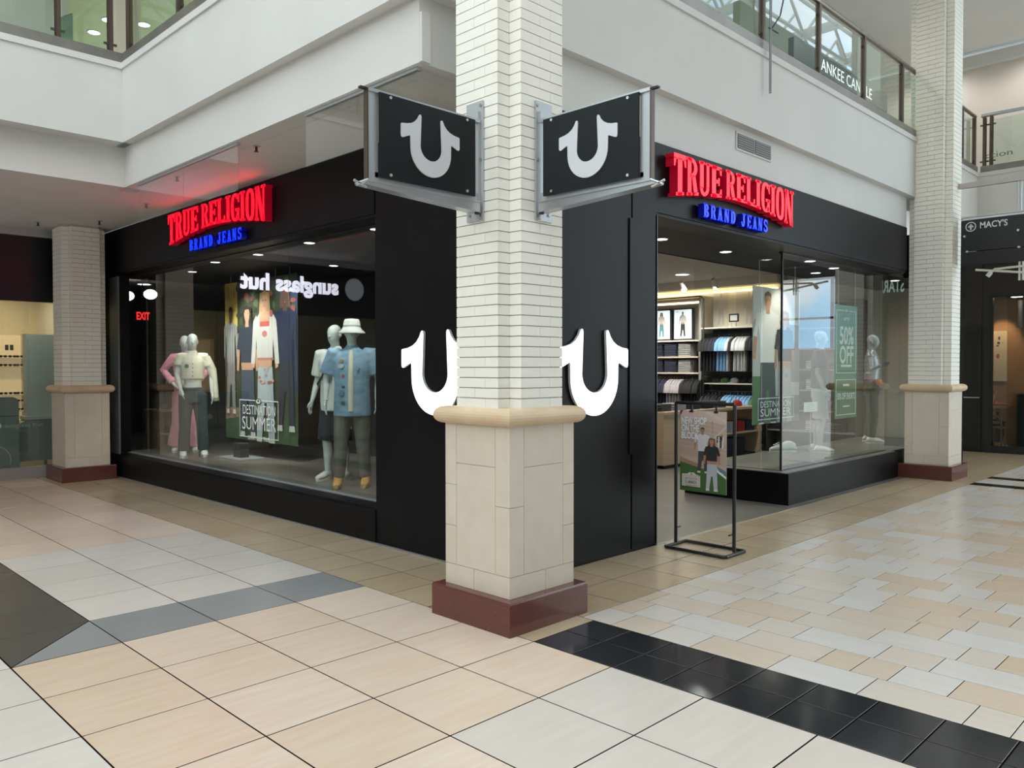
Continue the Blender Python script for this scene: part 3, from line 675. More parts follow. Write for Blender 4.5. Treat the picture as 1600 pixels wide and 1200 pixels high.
# ---------------------------------------------------------------- cafe front, x = 17.95
CAFE = noisy('dark_stained_timber', (.022, .017, .013), (.032, .025, .019), .55, 4, (1, 1, 8))
cf = MB(); cf.box(17.95, 18.1, 4.51, 6.5, 0, 3.82, CAFE).box(17.95, 18.1, 1.95, 4.51, 3.08, 3.82, CAFE).box(17.94, 18.08, 1.95, 4.51, 0, .13, mat('dark_blue_kick', (.010, .014, .02), .5)).box(17.95, 18.1, 1.9, 2.0, 0, 3.82, CAFE)
cf = struct(cf.build('wall_cafe_front'))
for k in range(9): MB().box(17.94, 17.95, 4.68, 6.5, .02+k*.42, .41+k*.42, CAFE).build('board', cf)
d1 = MB(); d1.box(17.915, 17.94, 4.70, 5.9, .02, 2.46, mat('black_door', (.006, .006, .007), .35)); d1 = struct(d1.build('door_1'))
MB().box(17.905, 17.915, 4.68, 4.72, .02, 2.49, BLACKM).box(17.905, 17.915, 4.72, 5.9, 2.42, 2.49, BLACKM).build('door_frame', d1)
MB().box(17.88, 17.905, 4.70, 5.6, 1.07, 1.09, STEEL2).build('push_bar', d1)
w4 = struct(MB().box(17.93, 18.02, 4.49, 4.54, .13, 3.1, BLACKM).box(17.93, 18.02, 2.0, 4.5, 3.05, 3.1, BLACKM).box(17.93, 18.02, 2.9, 2.95, .13, 3.1, BLACKM).build('window_4'))
for y0, y1 in ((2.95, 4.49), (2.0, 2.9)): MB().box(17.97, 17.98, y0, y1, .13, 3.05, GLASS).build('pane', w4)
WARM = noisy('warm_brown_wall', (.30, .19, .12), (.36, .235, .15), .6, 3)
struct(MB().box(19.56, 19.7, 1.9, 5.2, 0, 3.3, WARM).build('wall_cafe_rear')); struct(MB().box(18.1, 19.6, 5.1, 5.2, 0, 3.3, WARM).box(18.1, 19.6, 1.9, 2.0, 0, 3.3, CAFE).build('wall_cafe_side'))
struct(MB().box(18.0, 19.7, 1.9, 5.2, 3.14, 3.2, mat('cafe_ceiling', (.16, .13, .10), .6)).build('ceiling_cafe')); struct(MB().box(18.0, 19.7, 1.9, 5.2, -.02, .004, mat('cafe_floor', (.12, .10, .085), .4)).build('floor_cafe'))
cs = thing('cafe_sign', 'pale green lit capitals on the dark cafe front, seen mirrored in the entrance window', 'shop sign', (17.93, 2.3, 3.3))
m_ = MB(); vs, fs, w_ = text_polys('STARBUCKS', .02); put_text(m_, frame((17.935, 3.29, 0), (0, -1, 0)), 'STARBUCKS', 0, 3.29, .99, .25, glow('cafe_letter', (.55, .75, .68), .55), .003, .02); m_.build('lettering', cs)
art = thing('framed_print', 'tall framed print lit from above on the cafe rear wall', 'picture', (19.55, 4.74, 1.38))
MB().box(19.53, 19.56, 4.615, 4.88, 1.382, 2.455, mat('pale_frame', (.62, .56, .46), .5)).build('picture_frame', art)
m_ = MB().box(19.526, 19.53, 4.635, 4.86, 1.40, 2.435, flat((.60, .55, .46))); Fp = frame((19.525, 4.86, 1.4), (0, -1, 0))
for u, v, a, b, c in ((.10, .90, .022, .04, (.06, .05, .03)), (.09, .80, .03, .03, (.04, .05, .02)), (.07, .74, .03, .022, (.16, .14, .07)), (.08, .52, .035, .055, (.36, .16, .10)), (.17, .80, .01, .012, (.2, .18, .1))):
    m_.prism(Fp, [(u+a*math.cos(t), v+b*math.sin(t)) for t in [2*PI*i/10 for i in range(10)]], .0005, .0005, flat(c))
m_.build('print', art)
pl = thing('pendant_lamp', 'pale tube pendant lamp hanging inside the cafe', 'lamp', (19.2, 4.30, 2.47))
MB().tube([(19.2, 4.30, 2.50), (19.2, 4.30, 3.06)], .05, mat('grey_tube_shade', (.30, .27, .24), .5), 12).build('shade', pl); MB().tube([(19.2, 4.30, 3.06), (19.2, 4.30, 3.14)], .012, BLACKM, 6).build('rod', pl)
dl = MB().disc((18.9, 4.30, 3.11), .10, .03, LAMP, 20); solo(dl, 'ceiling_light', 'round ceiling light inside the cafe window', 'lamp', (18.9, 4.3, 3.14))
WOOD = mat('brown_chair_wood', (.22, .13, .07), .45)
tb = thing('cafe_table', 'wooden cafe table behind the cafe window beside the chair', 'table', (19.2, 4.66, 0))
MB().box(18.9, 19.45, 4.46, 4.92, .83, .865, mat('pale_table_top', (.42, .31, .20), .4)).build('tabletop', tb); MB().tube([(19.2, 4.7, .0), (19.2, 4.7, .83)], .03, BLACKM, 8).build('pillar', tb); MB().disc((19.2, 4.7, .004), .2, .02, BLACKM).build('foot', tb)
ch = thing('cafe_chair', 'brown wooden ladder-back chair tucked under the cafe table', 'chair', (18.75, 4.64, 0))
MB().box(18.58, 18.92, 4.46, 4.82, .43, .46, WOOD).build('seat', ch)
for x in (18.60, 18.90):
    for y in (4.48, 4.80): MB().tube([(x, y, .004), (x, y, .86 if x < 18.7 else .43)], .016, WOOD, 6).build('leg', ch)
for z in (.56, .68, .80): MB().box(18.592, 18.608, 4.48, 4.80, z-.025, z+.025, WOOD).build('slat', ch)
bq = thing('banquette', 'dark green banquette with wooden ledge along the cafe wall', 'seat', (19.4, 3.4, 0))
MB().box(19.2, 19.55, 2.2, 4.34, .004, 1.10, mat('dark_green_vinyl', (.014, .026, .028), .45)).build('seat_back', bq); MB().box(19.15, 19.55, 2.2, 4.42, 1.13, 1.17, mat('ledge_wood', (.36, .24, .15), .4)).build('ledge', bq)
# corridor beyond the cafe: far glazed end wall (seen only as a reflection)
struct(MB().box(15, 30.2, -9.5, 1.3, -.14, -.1, T_PALE).build('floor_corridor'))
w5 = MB(); w5.box(30, 30.2, -9.5, 2, -.1, 2.4, WHITE).box(30, 30.2, -9.5, 2, 5.0, 5.6, WHITE)
for y in (-9, -7.6, -6.2, -4.8, -3.4, -2.0, -.6, .8): w5.box(29.95, 30.05, y-.06, y+.06, 2.4, 5.0, STEEL2)
w5.box(29.95, 30.05, -9.5, 2, 3.5, 3.58, STEEL2); struct(w5.build('window_5'))
# far sides of the atrium and the skylight trusses over it, plus added light blocks
struct(MB().box(-9.6, -9.4, -9.5, 22, 0, 7.0, mat('far_wall_pale', (.50, .48, .46), .7)).build('wall_far_west'))
ws = MB(); ws.box(-9.6, 15, -6.7, -6.5, 0, 12.5, mat('far_wall_grey', (.34, .33, .32), .7)); struct(ws.build('wall_far_south'))
struct(MB().box(-9.4, 3.4, 9.8, 10.0, 8.0, 9.6, WHITE).build('wall_roof_edge'))
tr = MB(); TW = mat('white_truss_steel', (.62, .64, .66), .45)
for k in range(17):
    x = -9+k*2.6; tr.box(x-.07, x+.07, -6.4, 3.0 if x > 3.3 else 9.7, 9.92, 10.1, TW)
    tr.tube([(x, -6.4, 11.2), (x, 3.0 if x > 3.3 else 9.8, 11.2)], .07, TW, 6)
for k in range(12):
    y = -6.3+k*.84; tr.tube([(-9, y, 10.0), (32, y, 10.0)], .05, TW, 6)
    for q in range(16):
        x = -9+q*2.6; 
        tr.tube([(x, y, 10.0), (x+1.3, y, 11.2)], .04, TW, 5); tr.tube([(x+1.3, y, 11.2), (x+2.6, y, 10.0)], .04, TW, 5)
struct(MB().box(5.2, 14.6, -6.5, 4.2, 9.70, 9.9, WHITE).build('unseen_skylight_block'))  # unseen slab added to cut sky light on the right-hand balcony
fb = MB(); CHF = mat('charcoal_fascia', (.055, .065, .065), .5)
fb.box(14.6, 20.4, .45, .60, 7.55, 8.95, CHF).box(20.4, 25, .45, .60, 7.55, 12.5, mat('olive_grey_blocker', (.30, .31, .26), .7)).box(17.9, 18.1, .45, .60, 5.15, 7.6, CHF).box(16.3, 16.6, .45, .60, 5.15, 7.6, CHF)
struct(fb.build('unseen_reflection_block'))  # unseen beam and slab added to block sky in the railing's reflection
struct(tr.build('skylight_truss'))
# ---------------------------------------------------------------- mannequins: one continuous body each, clothes as children
def solid(mb, name, parent, voxel, smooth_it=6):
    """fuse overlapping closed shapes into one continuous surface"""
    o = mb.build(name, parent)
    r = o.modifiers.new('fuse', 'REMESH'); r.mode = 'VOXEL'; r.voxel_size = voxel; r.use_smooth_shade = True
    s = o.modifiers.new('smooth', 'SMOOTH'); s.factor = .5; s.iterations = smooth_it
    return o
def finish_solids(objs):
    dg = bpy.context.evaluated_depsgraph_get()
    for o in objs:
        me = bpy.data.meshes.new_from_object(o.evaluated_get(dg)); m = list(o.data.materials); o.modifiers.clear(); o.data = me
        if not me.materials:
            for q in m: me.materials.append(q)
        me.polygons.foreach_set('use_smooth', [True]*len(me.polygons))
SOLIDS = []
V3 = Vector
class Fig:
    """joint positions of a standing figure of height h facing +y, feet at z = 0"""
    def __init__(s, h=1.85, male=True, arm_r=None, arm_l=None, foot_r=(0, 0), foot_l=(0, 0), turn=0):
        k = h/1.85; s.k = k; s.male = male
        sw = .205 if male else .175; hw = .095
        s.J = dict(hip_r=V3((hw, 0, .93)), hip_l=V3((-hw, 0, .93)), sh_r=V3((sw, 0, 1.505)), sh_l=V3((-sw, 0, 1.505)))
        for sd, sg, ft in (('r', 1, foot_r), ('l', -1, foot_l)):
            s.J['an_'+sd] = V3((sg*.115+ft[0], -.02+ft[1], .09)); s.J['kn_'+sd] = (s.J['hip_'+sd]*.46+s.J['an_'+sd]*.54)+V3((0, .03, 0)); 
        a = arm_r or ((.275, -.03, 1.20), (.29, .06, .95)); b = arm_l or ((-.275, -.03, 1.20), (-.29, .06, .95))
        s.J['el_r'], s.J['wr_r'] = V3(a[0]), V3(a[1]); s.J['el_l'], s.J['wr_l'] = V3(b[0]), V3(b[1])
        s.hd = {'r': (V3(a[1])-V3(a[0])).normalized(), 'l': (V3(b[1])-V3(b[0])).normalized()}
    def body(s, parent, m, head_m=None):
        mb = MB(); J = s.J; f = 1.0 if s.male else .88
        mb.loft([((0, 0, .86), .155, .10), ((0, 0, .93), .168*(1 if s.male else 1.04), .112), ((0, .005, 1.02), .150*f, .10), ((0, .01, 1.13), .138*f, .092), ((0, .01, 1.27), .158*f, .105), ((0, .005, 1.38), .178*f, .112), ((0, 0, 1.47), .178*f, .095), ((0, -.005, 1.53), .10, .07), ((0, -.005, 1.57), .062, .058)], m, 20)
        mb.loft([((0, -.005, 1.52), .062, .06), ((0, .0, 1.60), .053, .055), ((0, .01, 1.66), .055, .062)], m, 14)
        mb.loft([((0, .04, 1.615), .022, .02), ((0, .035, 1.635), .046, .05), ((0, .03, 1.67), .060, .075), ((0, .02, 1.72), .072, .092), ((0, .015, 1.765), .075, .097), ((0, .01, 1.81), .066, .084), ((0, .005, 1.84), .042, .052), ((0, .005, 1.852), .012, .015)], m, 18)
        mb.loft([((0, .118, 1.700), .012, .012), ((0, .112, 1.715), .009, .016), ((0, .104, 1.745), .006, .012)], m, 8)      # nose
        mb.loft([((0, .098, 1.668), .022, .010), ((0, .099, 1.674), .024, .012), ((0, .098, 1.681), .018, .010)], m, 8)      # lips
        for sg in (-1, 1):
            mb.loft([((sg*.026, .098, 1.742), .016, .008), ((sg*.026, .1, 1.748), .017, .008)], m, 8)
            mb.loft([((sg*.076, .0, 1.70), .006, .014), ((sg*.080, -.004, 1.725), .008, .02), ((sg*.078, -.006, 1.75), .006, .014)], m, 8)
        for sd, sg in (('r', 1), ('l', -1)):
            h, kn, an = J['hip_'+sd], J['kn_'+sd], J['an_'+sd]
            mb.tube([h+V3((0, 0, .02)), h*.6+kn*.4, kn+V3((0, 0, .06)), kn, kn*.68+an*.32+V3((0, -.02, 0)), an*.75+kn*.25, an], [.095, .088, .062, .056, .058, .040, .036], m, 14)
            mb.tube([an+V3((0, -.03, -.05)), an+V3((0, .03, -.045)), an+V3((sg*.01, .11, -.063)), an+V3((sg*.012, .17, -.072))], [.036, .042, .036, .02], m, 12)
            sh, el, wr = J['sh_'+sd], J['el_'+sd], J['wr_'+sd]
            mb.tube([sh+V3((-sg*.06, 0, .0)), sh, sh*.5+el*.5, el, el*.6+wr*.4, wr], [.06, .056*f, .046*f, .039*f, .038*f, .026], m, 12)
            d = s.hd[sd]; side = V3((0, 1, 0)); side = (side-d*side.dot(d)).normalized(); nrm = d.cross(side)
            mb.tube([wr-d*.01, wr+d*.04, wr+d*.095], [.027, .034, .034], m, 10, sq=.62)
            for q, (off, ln) in enumerate(((.028, .085), (.010, .098), (-.010, .092), (-.028, .072))):
                b0 = wr+d*.085+side*off; cv = -nrm*sg*.012 if True else 0
                mb.tube([b0, b0+d*ln*.5+cv*.5, b0+d*ln*.95+cv*1.8], [.0105, .0095, .0075], m, 7)
            b0 = wr+d*.03+side*.026
            mb.tube([b0, b0+d*.035+side*.024, b0+d*.078+side*.03], [.0125, .0115, .009], m, 7)
        o = solid(mb, 'body', parent, .0075, 3); SOLIDS.append(o); return o
    def top(s, parent, name, m, sleeve=.5, hem=.86, loose=.03, label=None, collar=True):
        mb = MB(); f = 1.0 if s.male else .88; g = loose
        mb.loft([((0, 0, hem), .165*f+g, .108+g), ((0, .0, hem+.12), .160*f+g, .106+g), ((0, .01, 1.18), .150*f+g, .102+g), ((0, .008, 1.30), .166*f+g, .112+g*.9), ((0, .005, 1.42), .190*f+g*.7, .112+g*.6), ((0, 0, 1.50), .185*f+g*.3, .092+g*.4), ((0, -.005, 1.555), .098, .074), ((0, -.005, 1.575), .070, .066)], m, 20)
        for sd, sg in (('r', 1), ('l', -1)):
            sh, el, wr = s.J['sh_'+sd], s.J['el_'+sd], s.J['wr_'+sd]
            pts = [sh+V3((-sg*.07, 0, .0)), sh+V3((0, 0, .005))]; rr_ = [.068, .066*f+g*.3]
            if sleeve <= .5: e = sh+(el-sh)*sleeve*1.7; pts += [sh*.5+e*.5, e]; rr_ += [.056*f+g*.7, .056*f+g*.9]
            else: pts += [sh*.5+el*.5, el, el*.5+wr*.5, wr*.97+el*.03]; rr_ += [.054*f+g*.6, .048*f+g*.6, .045*f+g*.5, .036+g*.4]
            mb.tube(pts, rr_, m, 12)
        if collar: mb.loft([((0, -.008, 1.555), .075, .07), ((0, -.012, 1.60), .068, .066)], m, 14)
        o = solid(mb, name, parent, .012, 4); SOLIDS.append(o)
        if label: o['label'] = label
        return o
    def legs(s, parent, name, m, to=1.0, loose=.02, flare=0, label=None):
        mb = MB(); g = loose
        mb.loft([((0, 0, .82), .16+g, .11+g), ((0, 0, .93), .166+g*.9, .112+g*.8), ((0, .003, 1.03), .152+g*.6, .103+g*.5), ((0, .003, 1.05), .150+g*.5, .10+g*.5)], m, 18)
        for sd in 'rl':
            h, kn, an = s.J['hip_'+sd], s.J['kn_'+sd], s.J['an_'+sd]
            if to < .6: e = h+(kn-h)*to*2; mb.tube([h+V3((0, 0, .02)), h*.5+e*.5, e], [.098+g*.6, .096+g, .094+g*1.3], m, 14)
            else:
                bot = an+V3((0, 0, .02 if to >= 1 else .1))
                mb.tube([h+V3((0, 0, .02)), h*.5+kn*.5, kn, kn*.5+bot*.5, bot], [.098+g*.5, .088+g*.7, .064+g*1.1+flare*.1, .056+g*1.2+flare*.55, .046+g*1.3+flare], m, 14)
        o = solid(mb, name, parent, .012, 4); SOLIDS.append(o)
        if label: o['label'] = label
        return o
    def shoes(s, parent, m, sole, boot=False):
        for sd, sg in (('r', 1), ('l', -1)):
            a = s.J['an_'+sd]; z = a.z-.088
            mb = MB()
            prof = [(-.085, .040, .03), (-.06, .046, .085 if not boot else .15), (0, .048, .10 if not boot else .17), (.06, .050, .085), (.12, .050, .062), (.18, .042, .048), (.205, .02, .03)]
            mb.loft([((a.x+sg*.008, a.y+y, z+.022+hh*.5), w, hh*.5, (1, 0, 0), (0, 0, 1)) for y, w, hh in prof], m, 14)
            if boot: mb.tube([a+V3((0, -.01, .03)), a+V3((0, -.012, .16))], [.058, .064], m, 12)
            else: mb.tube([a+V3((0, -.01, -.01)), a+V3((0, -.01, .02))], [.046, .046], m, 12)
            so = MB().loft([((a.x+sg*.008, a.y+.058, z+zz), .054, .148) for zz in (.002, .026)], sole, 18, False)
            nm = 'boot' if boot else 'sneaker'
            o = mb.build(nm, parent); so.build('sole', o)
def denim(n, a, b): return noisy(n, a, b, .8, 9, (1, 1, 2), 6, lo=.2, hi=.8)
C_DEN = denim('washed_denim', (.11, .22, .34), (.30, .45, .56)); C_OLV = noisy('faded_khaki_denim', (.085, .088, .07), (.17, .17, .14), .85, 7)
C_NAV = mat('navy_jersey', (.012, .016, .032), .8); C_WHT = mat('white_cotton', (.68, .70, .66), .85); C_CRM = noisy('cream_wool', (.55, .54, .43), (.60, .59, .48), .85, 12)
C_PNK = noisy('pink_velour', (.66, .24, .33), (.78, .36, .44), .75, 10); C_DKD = denim('dark_green_denim', (.018, .035, .042), (.03, .055, .06)); C_CHR = mat('charcoal_jersey', (.045, .048, .05), .8)
C_TAN = noisy('tan_nubuck', (.50, .26, .06), (.58, .32, .09), .7, 20); C_SIL = noisy('silver_sequins', (.22, .23, .26), (.60, .58, .62), .3, 45, metal=.4); C_GRN = mat('dark_olive_cloth', (.05, .06, .05), .8)
RUB = mat('white_rubber', (.72, .73, .70), .5); GUM = mat('gum_rubber', (.55, .36, .14), .6)
def place(t, yaw): t.rotation_euler = (0, 0, yaw)
FW = PI/2       # figures are built facing +y; these are turned to face out of the windows
def strip(mb, pts, w, m, up=(0, 0, 1)):
    return mb.tube(pts, w, m, 6)
# 1 denim shirt and bucket hat
t = thing('mannequin', 'mannequin in a blue denim shirt, white bucket hat, khaki jeans and tan boots', 'mannequin')
f = Fig(1.85, True, ((.29, -.03, 1.22), (.29, .05, .98)), ((-.29, -.03, 1.22), (-.28, .06, .98)), (.035, .02), (-.02, -.02))
f.body(t, MANN); f.top(t, 'denim_shirt', C_DEN, .48, .80, .046, collar=True); f.legs(t, 'jeans', C_OLV, 1.0, .014); f.shoes(t, C_TAN, GUM, True)
m_ = MB().loft([((0, .132, .86), .034, .042), ((0, .144, 1.1), .034, .030), ((0, .150, 1.32), .034, .03), ((0, .118, 1.47), .03, .03), ((0, .082, 1.54), .028, .02)], mat('cream_tee', (.62, .62, .50), .85), 10); m_.build('undershirt', t)
h_ = MB(); h_.loft([((0, .012, 1.728), .150, .163), ((0, .012, 1.734), .151, .164), ((0, .012, 1.775), .112, .130), ((0, .012, 1.800), .098, .118), ((0, .012, 1.86), .090, .108), ((0, .012, 1.885), .076, .094), ((0, .012, 1.892), .02, .03)], C_WHT, 22)
ho = h_.build('bucket_hat', t); MB().loft([((0, .012, 1.806), .100, .120), ((0, .012, 1.818), .098, .117)], mat('grey_band', (.42, .43, .42), .8), 22).build('hat_band', ho)
for u, z, w, hh, c in ((.10, 1.42, .05, .03, (.60, .30, .12)), (.105, 1.36, .075, .05, (.45, .52, .55)), (.08, 1.25, .03, .04, (.35, .08, .08)), (.08, 1.13, .04, .025, (.05, .05, .06)), (.085, .95, .045, .05, (.08, .08, .07)), (-.09, 1.33, .022, .03, (.20, .30, .40)), (.10, 1.06, .06, .07, (.08, .19, .32))):
    MB().loft([((u, .128, z), w/2, hh/2, (1, -.45, 0), (0, 0, 1)), ((u+.005, .160-u*.10, z), w/2, hh/2, (1, -.45, 0), (0, 0, 1))], flat(c), 8, False).build('cloth_patch', t)
MB().tube([(.29+.03*math.cos(a), .045+.03*math.sin(a), .985) for a in [2*PI*i/12 for i in range(13)]], .006, mat('pale_bracelet', (.7, .65, .66), .4), 6).build('bracelet', t)
t.location = (5.16, 7.66, .35); place(t, math.radians(140)); M1 = t
# 2 white tee and navy shorts
t = thing('mannequin', 'mannequin in a white printed tee, navy shorts and white sneakers behind the denim one', 'mannequin')
f = Fig(1.85, True, None, None, (.0, .02), (-.01, -.01))
f.body(t, MANN); f.top(t, 'tee_shirt', C_WHT, .50, .83, .035); sh = f.legs(t, 'shorts', C_NAV, .50, .012); f.shoes(t, RUB, RUB)
MB().tube([(-.13, .09, 1.52), (-.05, .145, 1.42), (.06, .155, 1.27), (.16, .13, 1.15), (.19, .03, 1.10)], .012, mat('black_strap', (.03, .03, .03), .6), 6).build('bag_strap', t)
m_ = MB(); Fp = frame((-.10, .156, 1.1), (1, 0, 0))
for u, v, a, b, c in ((.11, .15, .075, .10, (.10, .13, .13)), (.10, .12, .04, .05, (.55, .55, .12)), (.05, .27, .03, .03, (.60, .56, .10)), (.13, .06, .05, .012, (.3, .4, .45))):
    m_.prism(Fp, [(u+a*math.cos(q), v+b*math.sin(q)) for q in [2*PI*i/12 for i in range(12)]], .0, .004, flat(c))
m_.build('tee_print', t)
for sg in (-1, 1): MB().tube([(sg*.155, .0, 1.0), (sg*.222, .0, .62)], .008, mat('white_piping', (.6, .62, .62), .7), 6).build('piping', t)
t.location = (5.32, 8.25, .35); place(t, math.radians(112)); M2 = t
# 3 cream cropped jacket
t = thing('mannequin', 'mannequin in a cropped cream jacket worn on the shoulders and dark trousers', 'mannequin')
f = Fig(1.80, False, ((.22, .02, 1.24), (.17, .14, 1.02)), ((-.26, -.02, 1.23), (-.27, .02, .96)), (.02, .03), (-.03, -.02))
f.body(t, MANN); f.top(t, 'cropped_jacket', C_CRM, .3, 1.17, .022); f.legs(t, 'wide_trousers', C_DKD, 1.0, .014, .022); f.shoes(t, RUB, RUB)
m_ = MB(); m_.tube([(-.19, -.02, 1.50), (-.28, -.02, 1.30), (-.31, -.02, 1.05), (-.325, -.01, .86)], [.06, .062, .05, .045], C_CRM, 10); sl = m_.build('hanging_sleeve', t); MB().tube([(-.324, -.01, .89), (-.328, -.01, .84)], .05, mat('dark_cuff_rib', (.25, .24, .17), .85), 10).build('cuff', sl)
for z in (1.22, 1.28, 1.34, 1.40): MB().ball((.0, .137, z), .009, .006, .009, mat('dark_button', (.06, .06, .05), .4), 8, 5).build('button', t)
MB().loft([((.085, .118, 1.37), .03, .03, (1, -.3, 0), (0, 0, 1)), ((.086, .13, 1.37), .028, .028, (1, -.3, 0), (0, 0, 1))], flat((.06, .10, .12)), 12, False).build('cloth_patch', t)
t.location = (5.2, 11.92, .35); place(t, math.radians(158)); M3 = t
# 4 pink
t = thing('mannequin', 'mannequin in a pink jacket and flared pink trousers behind the cream jacket', 'mannequin')
f = Fig(1.80, False, ((.33, -.04, 1.30), (.17, .09, 1.10)), ((-.34, -.04, 1.30), (-.17, .09, 1.10)), (.03, .02), (-.03, 0))
f.body(t, MANN); f.top(t, 'jacket', C_PNK, 1.0, 1.02, .03); f.legs(t, 'flared_trousers', C_PNK, 1.0, .012, .075); f.shoes(t, RUB, RUB)
MB().loft([((0, .10, 1.06), .06, .045), ((0, .118, 1.25), .058, .035), ((0, .118, 1.38), .05, .03), ((0, .085, 1.50), .04, .025)], C_WHT, 10).build('undershirt', t)
t.location = (5.43, 12.72, .35); place(t, math.radians(150)); M4 = t
# 5 grey figure behind the sale banner
t = thing('mannequin', 'grey mannequin in a charcoal tee and pale shorts beside the sale banner', 'mannequin')
f = Fig(1.86, True, None, None, (.02, .03), (-.02, -.03))
f.body(t, MANN2); f.top(t, 'tee_shirt', C_CHR, .42, .98, .022); f.legs(t, 'shorts', mat('pale_grey_twill', (.45, .47, .46), .8), .46, .010); f.shoes(t, RUB, RUB)
MB().loft([((0, .002, 1.565), .078, .074), ((0, -.004, 1.59), .072, .070)], C_WHT, 14).build('collar', t)
t.location = (12.02, 5.34, .394); place(t, math.radians(205)); M5 = t
# 6 sequin top
t = thing('mannequin', 'mannequin in a silver sequin top, orange hip bag and dark trousers', 'mannequin')
f = Fig(1.88, False, ((.30, .03, 1.26), (.36, .17, 1.32)), ((-.25, -.02, 1.23), (-.27, .06, .98)), (.04, .04), (-.06, -.05))
f.body(t, MANN2); f.top(t, 'sequin_top', C_SIL, .12, 1.08, .014); f.legs(t, 'trousers', C_GRN, 1.0, .018); f.shoes(t, RUB, RUB)
bg_ = MB().loft([((0, .10, .985), .10, .06), ((0, .12, 1.03), .15, .07), ((0, .10, 1.085), .13, .06)], mat('orange_bag', (.68, .19, .09), .5), 16); bo = bg_.build('hip_bag', t); MB().tube([(.16*math.cos(a), .12*math.sin(a), 1.085) for a in [2*PI*i/20 for i in range(21)]], .012, mat('orange_strap', (.6, .2, .12), .6), 6).build('belt', bo)
m_ = MB(); Fp = frame((-.09, .124, 1.26), (1, 0, 0)); m_.prism(Fp, [(.0, .06), (.05, .10), (.07, .17), (.09, .10), (.16, .12), (.11, .07), (.14, .01), (.08, .04), (.03, .0), (.05, .05)], 0, .004, flat((.75, .38, .40))); m_.build('star_print', t)
t.location = (14.12, 5.36, .394); place(t, math.radians(195)); M6 = t
finish_solids(SOLIDS)
# loose white sneaker on the right platform
t = thing('sneaker', 'big white sneaker standing on the platform under the hanging poster', 'shoe', (11.6, 5.68, .394)); t.rotation_euler = (0, 0, math.radians(-42)); ORIG[t.name] = V3((11.05, 5.62, .394))
def big_shoe():
    m_ = MB(); prof = [(-.17, .050, .05), (-.15, .06, .12), (-.08, .064, .15), (-.02, .066, .15), (.05, .068, .115), (.13, .066, .08), (.20, .055, .06), (.235, .03, .04)]
    m_.loft([((11.05-y, 5.62, .394+.03+h*.5), w, h*.5, (0, 1, 0), (0, 0, 1)) for y, w, h in prof], C_WHT, 16)
    m_.build('upper', t); s_ = MB().loft([((11.02, 5.62, z), .215, .075) for z in (.396, .432)], RUB, 20, False); s_.build('sole', t)
    for q in range(4): MB().tube([(10.98-q*.03, 5.575, .394+.165-q*.016), (10.98-q*.03, 5.665, .394+.165-q*.016)], .006, RUB, 5).build('lace', t)
big_shoe()
# ---------------------------------------------------------------- printed posters: flat inks on a sheet
def ell(cx, cy, a, b, n=14): return [(cx+a*math.cos(2*PI*i/n), cy+b*math.sin(2*PI*i/n)) for i in range(n)]
def figure2d(cx, y0, h, top, leg, skin, hair, woman=False, wide=1.0, sleeve='short', long_hair=False, asp=1.0):
    """a standing person in flat inks; (cx, y0) feet, h height, in sheet units; asp corrects the sheet's aspect"""
    k = h; S = lambda pts: [(cx+x*k*asp*wide, y0+y*k) for x, y in pts]
    out = []
    if long_hair: out.append((S([(-.062, .97), (.062, .97), (.085, .74), (.05, .70), (-.05, .70), (-.085, .74)]), hair))
    out.append((S([(-.095, .50), (.10, .50), (.115, .25), (.125, .03), (.045, .03), (.02, .27), (-.01, .27), (-.05, .03), (-.12, .03), (-.105, .25)]), leg))
    out.append((S([(-.12, .0), (-.045, .0), (-.05, .04), (-.115, .04)]), (.62, .6, .56))); out.append((S([(.045, .0), (.13, .0), (.12, .04), (.05, .04)]), (.62, .6, .56)))
    w_ = .125 if woman else .15
    out.append((S([(-w_-.05, .50), (-w_-.015, .49), (-w_+.02, .76), (-w_-.03, .78)]), skin)); out.append((S([(w_+.05, .50), (w_+.015, .49), (w_-.02, .76), (w_+.03, .78)]), skin))
    if sleeve == 'long':
        out.append((S([(-w_-.065, .52), (-w_-.01, .52), (-w_+.03, .80), (-w_+.01, .83), (-w_-.03, .79)]), top)); out.append((S([(w_+.065, .52), (w_+.01, .52), (w_-.03, .80), (w_-.01, .83), (w_+.03, .79)]), top))
    else:
        out.append((S([(-w_-.05, .66), (-w_, .65), (-w_+.04, .82), (-w_, .82)]), top)); out.append((S([(w_+.05, .66), (w_, .65), (w_-.04, .82), (w_, .82)]), top))
    out.append((S([(-.105, .47 if not woman else .55), (.105, .47 if not woman else .55), (.11, .66), (w_, .80), (.06, .845), (-.06, .845), (-w_, .80), (-.11, .66)]), top))
    if woman: out.append((S([(-.088, .50), (.092, .50), (.10, .555), (-.10, .555)]), skin))
    out.append((S([(-.028, .82), (.028, .82), (.024, .88), (-.024, .88)]), skin))
    out.append((S(ell(0, .915, .045, .062)), skin)); out.append((S([(-.047, .92), (-.045, .965), (0, .985), (.045, .965), (.047, .92), (.03, .95), (-.03, .95)]), hair))
    for sx in (-.017, .017): out.append((S(ell(sx, .92, .008, .005, 6)), (.08, .06, .05)))
    out.append((S([(-.012, .886), (.012, .886), (.008, .880), (-.008, .880)]), (.45, .16, .14)))
    return out
